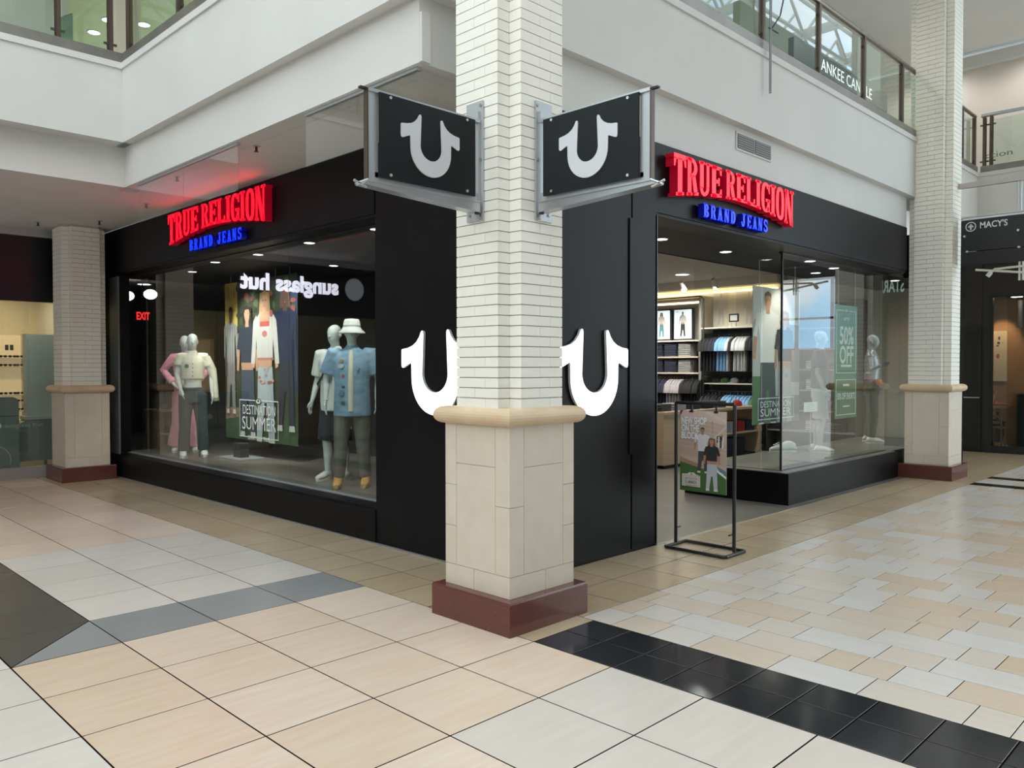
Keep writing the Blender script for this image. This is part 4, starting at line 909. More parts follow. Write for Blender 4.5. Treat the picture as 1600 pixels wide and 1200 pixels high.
def printed(name, parent, F, w, h, base, shapes, texts=(), back=True, t_=.006):
    m_ = MB(); m_.prism(F, rect(0, w, 0, h), -t_, 0, flat(base)); n = .0004
    for poly, c in shapes:
        P = [(min(1, max(0, x))*w, min(1, max(0, y))*h) for x, y in poly]
        ar = abs(sum(P[i][0]*P[(i+1) % len(P)][1]-P[(i+1) % len(P)][0]*P[i][1] for i in range(len(P))))
        if ar > 1e-7: m_.prism(F, P, n, n, flat(c)); n += .0002
    for body, u, v, tw, th, c, b in texts:
        put_text(m_, F, body, u*w, v*h, tw*w, th*h, flat(c), n, b); n += .0003
    return m_.build(name, parent)
def frame2d(x0, x1, y0, y1, t_, tx, c):
    return [([(x0, y0), (x1, y0), (x1, y0+t_), (x0, y0+t_)], c), ([(x0, y1-t_), (x1, y1-t_), (x1, y1), (x0, y1)], c), ([(x0, y0), (x0+tx, y0), (x0+tx, y1), (x0, y1)], c), ([(x1-tx, y0), (x1, y0), (x1, y1), (x1-tx, y1)], c)]
SK1, SK2, SK3 = (.40, .22, .14), (.55, .32, .21), (.10, .055, .04)
W_INK = (.80, .81, .80)
# big poster in the left window
PX, PY0, PY1, PZ0, PZ1 = 5.90, 10.10, 12.30, .585, 3.02
t = thing('hanging_poster', 'large hanging fashion poster of young people in denim, left of the denim mannequin', 'poster', (PX, 10.86, PZ0))
sh = [(rect(0, 1, .0, .16), (.05, .10, .045)), (rect(0, 1, .16, 1), (.045, .06, .035)), (rect(.0, .19, .72, 1), (.72, .52, .12)), (rect(.78, 1, .3, .94), (.03, .05, .10)), ([(0, .12), (.2, .14), (.2, .2), (0, .2)], (.30, .19, .12))]
rq = random.Random(5)
for q in range(60): sh.append((ell(.19+rq.random()*.8, .62+rq.random()*.36, .02+.03*rq.random(), .012+.02*rq.random(), 6), rq.choice(((.03, .05, .02), (.07, .10, .05), (.10, .12, .06), (.28, .08, .06), (.02, .03, .02)))))
for q in range(14): sh.append(([(.02+.012*q, .90), (.0+.014*q, .99), (.012+.013*q, .97), (.03+.012*q, .86+.06*rq.random())], rq.choice(((.55, .36, .06), (.80, .66, .22), (.35, .22, .05)))))
AS = 2.36/2.13
sh += figure2d(.86, .08, .86, (.02, .03, .07), (.03, .035, .05), SK3, (.12, .07, .05), False, .95, 'long', True, AS)
sh += figure2d(.10, .16, .70, (.30, .31, .30), (.24, .24, .23), SK3, (.03, .02, .02), False, .72, 'long', False, AS)
for q in range(5): sh.append(([(.02+.035*q, .40), (.028+.035*q, .40), (.028+.035*q, .72), (.02+.035*q, .72)], (.16, .17, .17)))
sh += figure2d(.35, .02, .84, (.035, .05, .075), (.06, .09, .13), SK2, (.035, .025, .02), True, .95, 'short', True, AS)
sh += figure2d(.60, -.02, .96, (.60, .60, .56), (.42, .50, .52), (.62, .37, .24), (.50, .32, .15), True, .95, 'long', True, AS)
sh += [(rect(.535, .665, .705, .735), (.55, .10, .08)), (rect(.53, .67, .735, .79), (.62, .37, .24)), (ell(.60, .66, .035, .02), (.55, .18, .2)), (ell(.69, .78, .022, .022), (.45, .12, .14)), (rect(.50, .72, .50, .515), (.5, .2, .16))]
for q in range(14): sh.append((ell(.48+.25*rq.random(), .36+.12*rq.random(), .018, .010, 6), rq.choice(((.45, .14, .10), (.62, .40, .30), (.30, .36, .42)))))
sh += frame2d(.24, .78, .02, .255, .006, .006, W_INK)
sh += [(ell(.51, .245, .045, .022), (.10, .14, .10)), (ell(.51, .247, .03, .013), W_INK), (ell(.51, .25, .015, .008), (.1, .14, .1))]
printed('poster_sheet', t, frame((PX, PY1, PZ0), (0, -1, 0)), PY1-PY0, PZ1-PZ0, (.06, .07, .05), sh,
        (('DESTINATION', .29, .165, .45, .058, W_INK, .0), ('SUMMER', .28, .07, .47, .080, W_INK, .0), ('OWN YOUR TRUE', .36, .008, .30, .024, W_INK, .02)))
for y in (10.3, 10.70, 11.35, 12.1): MB().tube([(PX, y, PZ1), (PX, y, 3.13)], .004, STEEL, 5).build('hanging_wire', t)
t = thing('poster_foot', 'low dark pedestal standing under the large hanging poster', 'pedestal', (5.6, 11.2, .352))
MB().box(5.4, 5.8, 10.85, 11.55, .352, .375, STEEL2).build('plate', t); MB().box(5.53, 5.67, 11.1, 11.3, .375, .58, mat('dark_pedestal', (.04, .035, .03), .5)).build('post', t)
# poster in the right window
t = thing('hanging_poster', 'hanging poster of a man in a white tee, beside the entrance glass corner', 'poster', (10.55, 5.30, .92))
sh = [(rect(0, 1, 0, 1), (.46, .44, .41)), (rect(0, 1, .74, 1), (.62, .57, .50)), (rect(0, .35, 0, .35), (.07, .15, .05)), (rect(.35, 1, 0, .2), (.12, .16, .13)), (rect(.72, 1, .3, .74), (.20, .20, .19))]
sh += figure2d(.30, -.03, 1.02, (.72, .67, .61), (.060, .064, .062), (.50, .24, .11), (.16, .07, .03), False, 1.15, 'short', False, 1.26)
sh += figure2d(.66, -.04, .90, (.035, .035, .036), (.36, .32, .32), (.45, .22, .13), (.26, .16, .10), True, 1.15, 'short', True, 1.26)
for q in range(10): sh.append((ell(.56+.2*rq.random(), .30+.12*rq.random(), .02, .012, 6), rq.choice(((.28, .20, .22), (.45, .40, .38)))))
sh += frame2d(.10, .86, .03, .19, .006, .008, W_INK)
printed('poster_sheet', t, frame((9.88, 5.30, .92), (1, 0, 0)), 1.38, 1.86, (.46, .44, .41), sh, (('DESTINATION', .15, .12, .64, .045, W_INK, 0), ('SUMMER', .15, .055, .64, .055, W_INK, 0)))
for x in (10.05, 11.1): MB().tube([(x, 5.3, 2.78), (x, 5.3, 3.13)], .004, STEEL, 5).build('hanging_wire', t)
# sale banner
t = thing('sale_banner', 'tall green sale banner with white lettering hanging behind the glass', 'banner', (11.74, 4.82, .95))
TL, GR2 = (.085, .30, .26), (.10, .20, .085)
sh = [([(0, 0), (1, 0), (1, .34), (0, .34)], (.085, .185, .075)), (rect(0, 1, .34, .40), (.10, .21, .09)), (rect(0, 1, .40, .56), (.115, .245, .13)), (rect(0, 1, .56, .66), (.10, .28, .20)), (rect(0, 1, .66, 1), TL)]  # green turns teal upward: bright reflection on the glass put into the inks
sh += frame2d(.05, .95, .40, .955, .005, .02, W_INK)+frame2d(.05, .95, .03, .345, .006, .02, W_INK)
sh += [(ell(.5, .955, .09, .02), TL), (emblem_outline(.045) and [(.5+x*.10, .968+z*.035) for x, z in emblem_outline()], W_INK), (rect(.26, .74, .455, .475), W_INK)]
sh += [(rect(.36, .64, .285, .305), W_INK), (rect(.36, .66, .10, .112), W_INK)]
printed('banner_sheet', t, frame((11.35, 4.82, .95), (1, 0, 0)), .78, 1.635, TL, sh, (('UP TO', .38, .865, .24, .028, W_INK, .02), ('50%', .2, .66, .62, .15, W_INK, .02), ('OFF', .2, .49, .62, .15, W_INK, .02), ('50% OFF SHORTS', .10, .17, .80, .055, W_INK, .02)), t_=.002)
for x in (11.45, 12.05): MB().tube([(x, 4.82, 2.58), (x, 4.82, 3.13)], .003, STEEL, 5).build('hanging_wire', t)
t = thing('notice_card', 'small white notice card behind the entrance corner glass', 'sign', (10.67, 4.86, 1.085)); m_ = MB().box(10.465, 10.875, 4.858, 4.862, 1.085, 1.215, flat((.72, .70, .64)))
m_.build('card', t); m_ = MB(); F = frame((10.465, 4.8575, 1.085), (1, 0, 0))
for q in range(4): m_.prism(F, rect(.06, .33-.04*(q % 2), .022+.026*q, .030+.026*q), 0, 0, flat((.5, .45, .42)))
m_.build('card_print', t); MB().tube([(10.67, 4.86, .394), (10.67, 4.86, 1.085)], .006, STEEL, 6).build('rod', t); MB().disc((10.67, 4.86, .395), .07, .008, STEEL, 16).build('foot', t)
# sign stand outside the entrance
t = thing('sign_stand', 'black tubular floor sign stand with a hanging poster in front of the entrance', 'sign stand', (6.53, 3.98, 0))
TB = mat('black_powder_coat', (.012, .012, .013), .4)
def loop(pts, r): return MB().tube(pts, r, TB, 10)
zc = .0165
loop([(6.36, 3.66, zc), (6.345, 3.675, zc), (6.345, 4.275, zc), (6.36, 4.29, zc), (6.69, 4.29, zc), (6.705, 4.275, zc), (6.705, 3.675, zc), (6.69, 3.66, zc), (6.36, 3.66, zc)], .0155).build('base_frame', t)
for y in (4.29, 3.675): loop([(6.53, y, .03), (6.53, y, 1.36)], .0165).build('upright', t)
loop([(6.53, 4.29, 1.36), (6.53, 3.675, 1.36)], .0155).build('top_bar', t)
for y in (4.12, 3.86):
    MB().box(6.525, 6.535, y-.008, y+.008, 1.285, 1.35, BLACKM).box(6.518, 6.542, y-.02, y+.02, 1.275, 1.292, BLACKM).build('clip', t)
for y in (4.26, 3.71): MB().tube([(6.50, y, .18), (6.56, y, .18)], .008, BLACKM, 8).build('wing_screw', t)
sh = [(rect(0, 1, 0, 1), (.50, .38, .31)), ([(0, .36), (0, .0), (1, 0), (1, .24), (.45, .30)], (.055, .13, .035)), ([(0, .36), (.45, .30), (.5, .33), (0, .42)], (.36, .20, .13)), ([(0, .46), (.5, .40), (1, .34), (1, .62), (0, .70)], (.45, .34, .27)),
      ([(0, 1), (0, .93), (1, .84), (1, 1)], (.62, .48, .42)), ([(0, 1), (.07, 1), (0, .93)], (.09, .05, .12)), ([(.62, 1), (1, .9), (1, .86), (.55, .98)], (.66, .55, .47)),
      ([(.72, .68), (1, .84), (1, .80), (.72, .64)], (.60, .50, .42)), ([(.80, .62), (.92, .65), (.92, .72), (.80, .70)], (.02, .02, .02)), (rect(.70, .715, .72, .88), (.40, .25, .19)), ([(.80, .34), (1, .28), (1, .24), (.86, .27)], (.10, .2, .28)), ([(.80, .30), (1, .22), (1, .19), (.82, .26)], (.7, .7, .68))]
for q in range(7): sh.append(([(0, .90-.055*q), (1, .80-.05*q), (1, .795-.05*q), (0, .893-.055*q)], (.58, .46, .38)))
for q in range(3): sh.append(([(.82+.045*q, .56), (.85+.045*q, .565), (.86+.045*q, .70), (.83+.045*q, .695)], (.70, .66, .60) if q != 1 else (.03, .03, .03)))
sh += figure2d(.50, .24, .57, (.62, .58, .62), (.055, .06, .065), (.40, .22, .13), (.06, .035, .025), False, 1.05, 'short', False, 1.55)
sh += figure2d(.70, .03, .66, (.025, .022, .024), (.44, .46, .50), (.42, .22, .14), (.15, .075, .04), True, 1.0, 'short', True, 1.55)
sh += [([(.06, .06), (.46, .06), (.46, .20), (.36, .215), (.33, .235), (.22, .235), (.18, .215), (.06, .21)], (.66, .60, .56))]+frame2d(.085, .435, .075, .195, .005, .008, (.25, .2, .19))
sh += [(rect(.14, .38, .045+.02, .072), (.3, .25, .23)), (ell(.27, .215, .03, .010), (.35, .3, .28))]
printed('poster_sheet', t, frame((6.527, 4.243, .535), (0, -1, 0)), .490, .755, (.50, .38, .31), sh,
        (('NEW SHOP', .05, .835, .54, .085, (.80, .86, .92), .02), ('ON THE', .05, .745, .38, .08, (.80, .86, .92), .02), ('BLOCK', .05, .655, .37, .08, (.80, .86, .92), .02), ('DESTINATION', .12, .145, .28, .03, (.28, .22, .21), .02), ('SUMMER', .12, .095, .28, .04, (.28, .22, .21), .02)), t_=.004)
# ---------------------------------------------------------------- shop interior seen through the entrance: wall x = 15.6
SX = 15.6
COVE = glow('warm_cove_light', (1, .80, .48), 3.2)
struct(MB().box(15.15, 15.6, 7.6, 12.7, 3.38, 3.55, CREAM).build('trim_3'))
struct(MB().box(15.5, 15.58, 7.8, 12.7, 3.30, 3.325, COVE).build('trim_4'))
WHT = mat('white_lacquer_shelf', (.66, .62, .55), .5); SHF = mat('pale_shelf', (.70, .62, .50), .5)
# unit A: shelves with lit pictures, folded jeans and a hanging rail
ua = thing('wall_shelf_unit', 'wall shelf unit with lit jeans pictures, folded stacks and a hanging rail', 'shelf unit', (15.4, 10.8, 0))
GF = mat('grey_fixture_panel', (.34, .32, .29), .6)
MB().box(15.52, 15.59, 9.75, 12.4, .1, 3.22, GF).build('back_panel', ua)
MB().box(15.12, 15.59, 9.70, 9.76, .1, 3.22, GF).build('side_panel', ua)
MB().box(15.505, 15.52, 9.77, 12.4, 3.10, 3.14, COVE).build('light_strip', ua); MB().box(15.50, 15.515, 9.775, 9.79, 2.3, 3.1, COVE).build('light_strip', ua)
for z in (2.28, 1.925, 1.575): MB().box(15.10, 15.52, 9.76, 12.4, z-.03, z, SHF).build('shelf', ua)
MB().tube([(15.16, 9.5, 1.50), (15.16, 12.4, 1.50)], .014, BLACKM, 8).build('hanging_rail', ua)
MB().tube([(15.05, 12.4, 3.20), (15.05, 9.66, 3.20), (15.05, 9.60, 3.14), (15.05, 9.60, .3)], .016, BLACKM, 8).build('bent_tube_frame', ua)
for k, (y0, jc, tc, hc) in enumerate(((10.70, (.10, .28, .32), (.62, .58, .54), (.08, .04, .03)), (10.14, (.035, .03, .03), (.62, .66, .66), (.12, .08, .06)), (11.26, (.08, .14, .25), (.6, .6, .6), (.1, .06, .04)))):
    t = thing('lit_picture', 'backlit picture of a model in '+('blue jeans', 'black jeans', 'dark blue jeans')[k]+' standing on the top shelf', 'picture', (15.3, y0, 2.285))
    MB().box(15.31, 15.35, y0-.02, y0+.50, 2.285, 2.99, BLACKM).build('picture_frame', t)
    F = frame((15.305, y0+.47, 2.32), (0, -1, 0)); m_ = MB(); m_.prism(F, rect(0, .44, 0, .64), 0, .002, glow('picture_glow_blue', (.70, .82, .84), .85)); n = .003
    for poly, c in figure2d(.5, .05, .9, tc, jc, (.55, .36, .27), hc, True, 1.0, 'short', k == 0, 1.4): m_.prism(F, [(x*.44, y*.64) for x, y in poly], n, n, flat(c)); n += .0003
    m_.prism(F, rect(.04, .12, .585, .60), n, n, flat((.2, .2, .2))); m_.build('lit_print', t)
CL = {'navy': (.018, .022, .045), 'dark indigo': (.02, .026, .05), 'grey denim': (.24, .245, .25), 'white': (.60, .60, .62), 'black': (.012, .012, .014), 'light blue': (.22, .42, .66), 'red': (.36, .015, .02), 'pale grey': (.36, .35, .37), 'green': (.09, .17, .07), 'charcoal': (.035, .036, .04)}
def cloth(c): return noisy('cloth_'+c.replace(' ', '_'), tuple(v*.85 for v in CL[c]), tuple(min(1, v*1.15) for v in CL[c]), .85, 14)
FOLD = {}
def folded(c, w=.30, d=.30, h=.038):
    """a folded garment: rounded front fold over two leaves"""
    k = c
    if k not in FOLD:
        m_ = MB(); n_ = 6; P = [(-d/2+h/2-h/2*math.sin(PI*i/n_), h/2-h/2*math.cos(PI*i/n_)) for i in range(n_+1)]+[(d/2, h), (d/2, 0)]
        m_.prism(frame((0, 0, 0), (1, 0, 0), (0, 0, 1)), [], 0, 0, cloth(c)) if False else None
        for a, b, s_ in ((-w/2, 0, 0), (0.002, w/2, .002)):
            Q = [(x, y) for x, y in P]; N_ = len(Q)
            vs = [(x, a, z) for x, z in Q]+[(x, b, z) for x, z in Q]
            m_.add(vs, [list(range(N_))]+[list(range(2*N_-1, N_-1, -1))]+[(i, i+N_, (i+1) % N_+N_, (i+1) % N_) for i in range(N_)], cloth(c))
        o = m_.build('folded_jeans'); FOLD[k] = o.data; bpy.data.objects.remove(o)
    o = bpy.data.objects.new('folded_jeans', FOLD[k]); COL.objects.link(o); return o
def stack(x, y, z, c, n, where, group):
    for i in range(n):
        o = folded(c); o.location = (x, y, z+.001+i*.040); o.rotation_euler = (0, 0, rq.uniform(-.04, .04))
        pos = 'topmost' if i == n-1 else ORD[i]+' from the bottom'
        tag(o, 'folded %s jeans, %s, %s' % (c, pos, where), 'jeans', group)
for z, sn in ((1.925, 'upper'), (1.575, 'lower')):
    for y, c, w in ((10.14, 'grey denim', 'near stack'), (10.50, 'dark indigo', 'middle stack'), (10.86, 'navy', 'far stack')):
        stack(15.29, y, z, c, 7, w+' on the '+sn+' wall shelf', 'folded jeans on the wall shelves')
# hanging garments -----------------------------------------------------------
HM = {}
HGR = mat('chrome_hanger_wire', (.65, .65, .66), .25, .9)
def hang(c, kind, x, y, z, label, group, yaw=0):
    """a garment on its hanger, shoulders along x, hook over the rail at z"""
    k = (c, kind)
    if k not in HM:
        m_ = MB(); M = cloth(c)
        if kind == 'shirt':
            m_.loft([((0, 0, -.78), .215, .022), ((0, 0, -.5), .205, .024), ((0, 0, -.25), .20, .026), ((0, 0, -.13), .205, .024), ((0, 0, -.085), .13, .02), ((0, 0, -.06), .06, .016)], M, 12)
            for sg in (-1, 1): m_.tube([(sg*.14, 0, -.11), (sg*.22, 0, -.19), (sg*.255, 0, -.36)], [.030, .046, .048], M, 8, sq=.5)
        else:
            m_.loft([((0, 0, -1.02), .10, .012), ((0, 0, -.6), .115, .016), ((0, 0, -.12), .13, .016), ((0, 0, -.10), .125, .010)], M, 10)
            m_.loft([((.11, .012, -1.0), .09, .012), ((.08, .012, -.5), .10, .014), ((.02, .006, -.12), .12, .012)], M, 10)
        g = m_.build('garment'); h_ = MB().tube([(-.19, 0, -.14), (0, 0, -.055), (.19, 0, -.14)], .006, HGR, 5).tube([(0, 0, -.055), (0, 0, -.02), (.014, 0, .004), (0, 0, .020), (-.012, 0, .012)], .004, HGR, 5).build('hanger')
        HM[k] = (g.data, h_.data); bpy.data.objects.remove(g); bpy.data.objects.remove(h_)
    r_ = bpy.data.objects.new('hanging_'+kind, None); COL.objects.link(r_); r_.location = (x, y, z); r_.rotation_euler = (0, 0, yaw); tag(r_, label, 'shirt' if kind == 'shirt' else 'trousers', group)
    for nm, d in zip(('garment', 'hanger'), HM[k]):
        o = bpy.data.objects.new(nm, d); COL.objects.link(o); o.parent = r_
def row(cs, kind, x, y0, dy, z, where, group):
    seen = {}
    tot = {c: cs.count(c) for c in cs}
    for i, c in enumerate(cs):
        seen[c] = seen.get(c, 0)+1
        o_ = ('%s %s one from far end, ' % (ORD[seen[c]-1], c)) if tot[c] > 1 else ''
        hang(c, kind, x, y0-i*dy, z, '%s hanging %s, %s%s' % (c, kind, o_, where), group, rq.uniform(-.05, .05))
row(['red', 'red', 'navy', 'navy', 'navy', 'navy', 'pale grey', 'pale grey', 'pale grey', 'pale grey', 'pale grey', 'black', 'black', 'black', 'black', 'black', 'black'], 'shirt', 15.16, 10.95, .078, 1.485, 'rail under the shelves', 'shirts on the rail under the shelves')
# unit B ---------------------------------------------------------------------
ub_ = thing('wall_rail_unit', 'wall unit with two hanging rails, cap shelf and small frame on top', 'shelf unit', (15.4, 8.75, 0))
MB().box(15.54, 15.59, 8.0, 9.45, .1, 2.50, mat('dark_grey_back', (.10, .095, .09), .7)).build('back_panel', ub_)
MB().box(15.05, 15.59, 8.0, 9.45, 2.50, 2.53, SHF).build('top_shelf', ub_); MB().box(15.08, 15.59, 7.98, 8.02, .05, 2.50, BLACKM).build('side_panel', ub_)
MB().tube([(15.2, 8.02, 2.40), (15.2, 9.50, 2.40)], .014, BLACKM, 8).build('hanging_rail', ub_); MB().box(15.10, 15.59, 8.02, 9.40, 1.33, 1.355, SHF).build('shelf', ub_)
MB().tube([(15.2, 8.02, 1.18), (15.2, 9.50, 1.18)], .014, BLACKM, 8).build('hanging_rail', ub_)
row(['black', 'black', 'black', 'navy', 'navy', 'light blue', 'light blue', 'light blue', 'white', 'black', 'white', 'white', 'white', 'white', 'black', 'black', 'black', 'black'], 'shirt', 15.2, 9.42, .078, 2.385, 'upper wall rail', 'shirts on the upper wall rail')
row(['charcoal', 'charcoal', 'navy', 'navy', 'black', 'black', 'light blue', 'light blue', 'light blue', 'light blue', 'light blue', 'light blue', 'light blue', 'light blue', 'green', 'green'], 'shirt', 15.2, 9.42, .085, 1.165, 'lower wall rail', 'shirts on the lower wall rail')
t = thing('table_sign', 'small black framed sign standing on the wall unit', 'sign', (15.15, 8.72, 2.531)); MB().box(15.15, 15.17, 8.62, 8.84, 2.63, 2.80, BLACKM).build('sign_frame', t); MB().box(15.146, 15.15, 8.65, 8.81, 2.66, 2.77, flat((.55, .55, .52))).build('sign_face', t)
for y in (8.68, 8.78): MB().tube([(15.16, y, 2.532), (15.16, y, 2.63)], .008, STEEL, 6).build('leg', t)
def cap(c, x, y, z, label, yaw=0, group='caps in the shop'):
    m_ = MB(); M = cloth(c); m_.loft([((0, 0, .0), .088, .10), ((0, 0, .05), .086, .098), ((0, 0, .09), .066, .076), ((0, 0, .112), .03, .034), ((0, 0, .116), .008, .008)], M, 14)
    t = thing('cap', label, 'cap', (x, y, z), group); t.rotation_euler = (0, 0, yaw); ORIG[t.name] = V3((0, 0, 0)); m_.build('crown', t)
    MB().loft([((-.125, 0, .004), .075, .078), ((-.125, 0, .012), .073, .076)], M, 14).build('brim', t)
for i, (c, y, w) in enumerate((('charcoal', 9.22, 'farthest on the cap shelf'), ('green', 9.02, 'second from the far end of the cap shelf'), ('white', 8.80, 'beside the green one on the cap shelf'), ('black', 8.60, 'next to the white one on the cap shelf'), ('navy', 8.38, 'second from the near end of the cap shelf'), ('dark indigo', 8.16, 'nearest on the cap shelf'))):
    cap(c, 15.32, y, 1.356, c+' cap, '+w, 0)
for k, (y0, y1) in enumerate(((8.95, 9.30), (8.20, 8.75))):
    t = thing('wall_picture', ('narrow', 'wide')[k]+' faded picture of a model on the cream wall above the rails', 'picture', (15.59, y0, 2.55))
    F = frame((15.585, y1, 2.56), (0, -1, 0)); sh_ = figure2d(.55, .02, .95, (.58, .55, .50), (.46, .43, .39), (.50, .45, .39), (.40, .36, .31), True, .9, 'short', False, .75/(y1-y0)); printed('picture_sheet', t, F, y1-y0, .75, (.60, .56, .48), sh_)
# display table in the middle of the shop
tb = thing('display_table', 'tan open display table with folded jeans in front of the wall units', 'table', (12.8, 7.9, 0))
MB().box(11.2, 14.5, 7.58, 8.6, .90, .945, TAN).build('tabletop', tb); MB().box(11.2, 11.25, 7.6, 8.58, .06, .90, TAN).box(11.25, 12.9, 7.6, 7.63, .06, .9, TAN).build('front_panel', tb); MB().box(14.45, 14.5, 7.6, 8.58, .06, .90, TAN).box(12.87, 12.92, 7.6, 8.58, .06, .9, TAN).build('side_panel', tb)
MB().box(12.92, 14.45, 7.62, 8.58, .45, .475, TAN).build('shelf', tb); MB().box(11.3, 14.4, 7.66, 8.55, .002, .06, BLACKM).build('toe_kick', tb)
for k, (x, c) in enumerate(((13.15, 'charcoal'), (13.52, 'pale grey'), (13.9, 'red'), (14.24, 'navy'))):
    stack(x, 7.84, .476, c, 5, 'stack on the display table shelf', 'folded jeans in the display table')
for k, (x, c) in enumerate(((13.15, 'navy'), (13.52, 'dark indigo'), (13.9, 'black'))):
    stack(x, 7.84, .07, c, 7, 'stack at the bottom of the display table', 'folded jeans in the display table')
for k, (x, c) in enumerate(((11.5, 'charcoal'), (11.95, 'grey denim'), (12.4, 'navy'), (12.85, 'black'), (13.3, 'charcoal'))):
    stack(x, 7.9, .946, c, 3, '%s stack along the display table top' % ORD[k], 'folded jeans on the table top')
cap('red', 14.05, 7.86, .946, 'red cap lying on the display table behind the floor sign', .6)
t = thing('warm_lamp', 'glowing amber block lamp at the foot of the rear wall', 'lamp', (15.5, 11.2, 0)); MB().box(15.48, 15.58, 11.0, 11.3, .05, .5, glow('amber_glow', (1, .62, .22), 2.4)).build('lit_block', t); MB().box(15.46, 15.59, 10.98, 11.32, .002, .05, TAN).build('base', t)
# ceiling fittings
def track_head(x, y, z, label):
    t = thing('track_spotlight', label, 'spotlight', (x, y, z), 'track spotlights in the shop')
    MB().box(x-.06, x+.06, y-.015, y+.015, z-.012, z, STEEL).build('mount', t); MB().tube([(x, y, z-.01), (x, y, z-.14)], .010, STEEL, 6).build('stem', t)
    MB().tube([(x-.05, y, z-.10), (x+.02, y, z-.18), (x+.09, y, z-.26)], [.04, .055, .062], mat('white_spot_housing', (.62, .60, .57), .4), 12).build('housing', t)
    MB().tube([(x+.091, y, z-.261), (x+.094, y, z-.264)], [.052, .052], LAMP, 12).build('lamp_lens', t)
for i, y in enumerate((10.6, 9.95, 9.3, 8.55)): track_head(14.35, y, 3.55, '%s white track spotlight from the far end, aimed at the wall shelves' % ORD[i])
def downlight(x, y, z, r_, label, group):
    t = thing('downlight', label, 'ceiling light', (x, y, z), group)
    m_ = MB()
    for p in ring(x, y, r_*1.18, r_*1.18, r_, r_, 0, 360, 20): m_.prism(lambda u, v, n=0: (u, v, z-n), p, 0, .008, STEEL2)
    m_.build('trim_ring', t); MB().disc((x, y, z-.004), r_, .003, LAMP, 20).build('lens', t)
downlight(13.9, 9.0, 3.55, .13, 'round shop ceiling light seen through the entrance above the pictures', 'shop downlights')
for i, p in enumerate(((9.2, 7.2), (11.4, 7.0), (13.6, 7.0), (10.2, 9.6), (12.4, 9.8))): downlight(p[0], p[1], 3.55, .10, '%s round ceiling light in the lit shop room' % ORD[i], 'shop downlights')
for i, p in enumerate(((9.0, 5.2), (10.6, 4.85), (11.6, 4.95), (12.0, 5.4), (14.0, 4.95), (7.6, 5.2))): downlight(p[0], p[1], 3.13, .07, '%s small downlight in the black ceiling of the entrance front' % ORD[i], 'entrance front downlights')
for i, p in enumerate(((4.95, 6.9), (4.95, 8.2), (5.0, 9.5), (4.95, 10.6), (5.2, 11.9), (6.3, 9.8))): downlight(p[0], p[1], 3.13, .06, '%s small downlight in the dark ceiling of the big window' % ORD[i], 'big window downlights')
# ---------------------------------------------------------------- dim rear of the shop through the far end of the big window
for i, (x, y) in enumerate(((6.35, 17.7), (6.55, 17.0))):
    t = thing('pendant_lamp', ('round glowing pendant lamp farthest back in the dim shop', 'round glowing pendant lamp nearer the exit sign in the dim shop')[i], 'lamp', (x, y, 3.2))
    MB().ball((x, y, 3.20), .13, .13, .10, LAMP, 14, 8).build('globe', t); MB().tube([(x, y, 3.3), (x, y, 3.55)], .008, BLACKM, 6).build('rod', t)
for i, p in enumerate(((5.8, 15.6), (7.0, 18.5), (6.2, 14.6))): downlight(p[0], p[1], 3.55, .14, '%s round ceiling light in the dim rear shop' % ORD[i], 'rear shop lights')
ex = thing('exit_sign', 'red lit exit sign in the dim rear of the shop', 'exit sign', (6.9, 18.3, 2.7)); MB().box(6.72, 7.06, 18.3, 18.36, 2.72, 2.95, BLACKM).box(6.88, 6.90, 18.32, 18.34, 2.95, 3.55, BLACKM).build('housing', ex)
m_ = MB(); put_text(m_, frame((6.75, 18.297, 0), (1, 0, 0)), 'EXIT', 0, 2.75, .28, .16, glow('exit_red', (1, .02, .02), 2.5), .001, .02); m_.build('lettering', ex)
t = thing('shelf_cabinet', 'low tan cabinet with two open shelves behind the big window', 'cabinet', (6.2, 15.6, 0))
MB().box(6.0, 6.04, 15.3, 15.9, .0, .86, TAN).box(6.76, 6.8, 15.3, 15.9, .0, .86, TAN).build('side_panel', t); MB().box(5.98, 6.82, 15.28, 15.92, .86, .90, TAN).build('top', t); MB().box(6.04, 6.76, 15.32, 15.9, .42, .45, TAN).build('shelf', t)
cap('black', 6.3, 15.55, .451, 'black cap on the shelf of the low tan cabinet', .3); cap('charcoal', 6.25, 15.55, .901, 'charcoal cap on top of the low tan cabinet', .2)
# ---------------------------------------------------------------- eyewear shop, front plane y = 13.97
NB = mat('navy_black_fascia', (.009, .010, .014), .32)
ef = MB(); ef.box(-9.4, 4.55, 13.97, 14.1, 2.71, CZ, NB).box(-9.4, 4.55, 13.93, 14.1, 0, .17, mat('stone_kerb', (.34, .32, .30), .5)).box(4.40, 4.62, 13.9, 14.1, 0, CZ, NB).box(-9.4, -1.5, 13.97, 14.1, 0, 2.71, NB)
struct(ef.build('wall_eyewear_front')); struct(MB().box(-9.4, 4.55, 13.9, 13.97, 3.70, CZ, STEEL2).build('trim_5'))
w6 = struct(MB().box(1.9, 1.95, 13.97, 14.05, .17, 2.71, BLACKM).box(-1.5, -1.45, 13.97, 14.05, .17, 2.71, BLACKM).build('window_6'))
for x0, x1 in ((1.95, 4.40), (-1.45, 1.9)): MB().box(x0, x1, 14.0, 14.01, .17, 2.71, GLASS).build('pane', w6)
struct(MB().box(-1.5, 4.55, 17.3, 17.4, 0, 3.4, mat('cream_shop_wall', (.74, .62, .42), .65)).build('wall_eyewear_rear')); struct(MB().box(-1.5, 4.62, 14.1, 17.4, 3.34, 3.4, mat('eyewear_ceiling', (.62, .58, .5), .7)).build('ceiling_eyewear')); struct(MB().box(-1.5, 4.60, 14.1, 17.4, -.03, .003, CONC).build('floor_eyewear'))
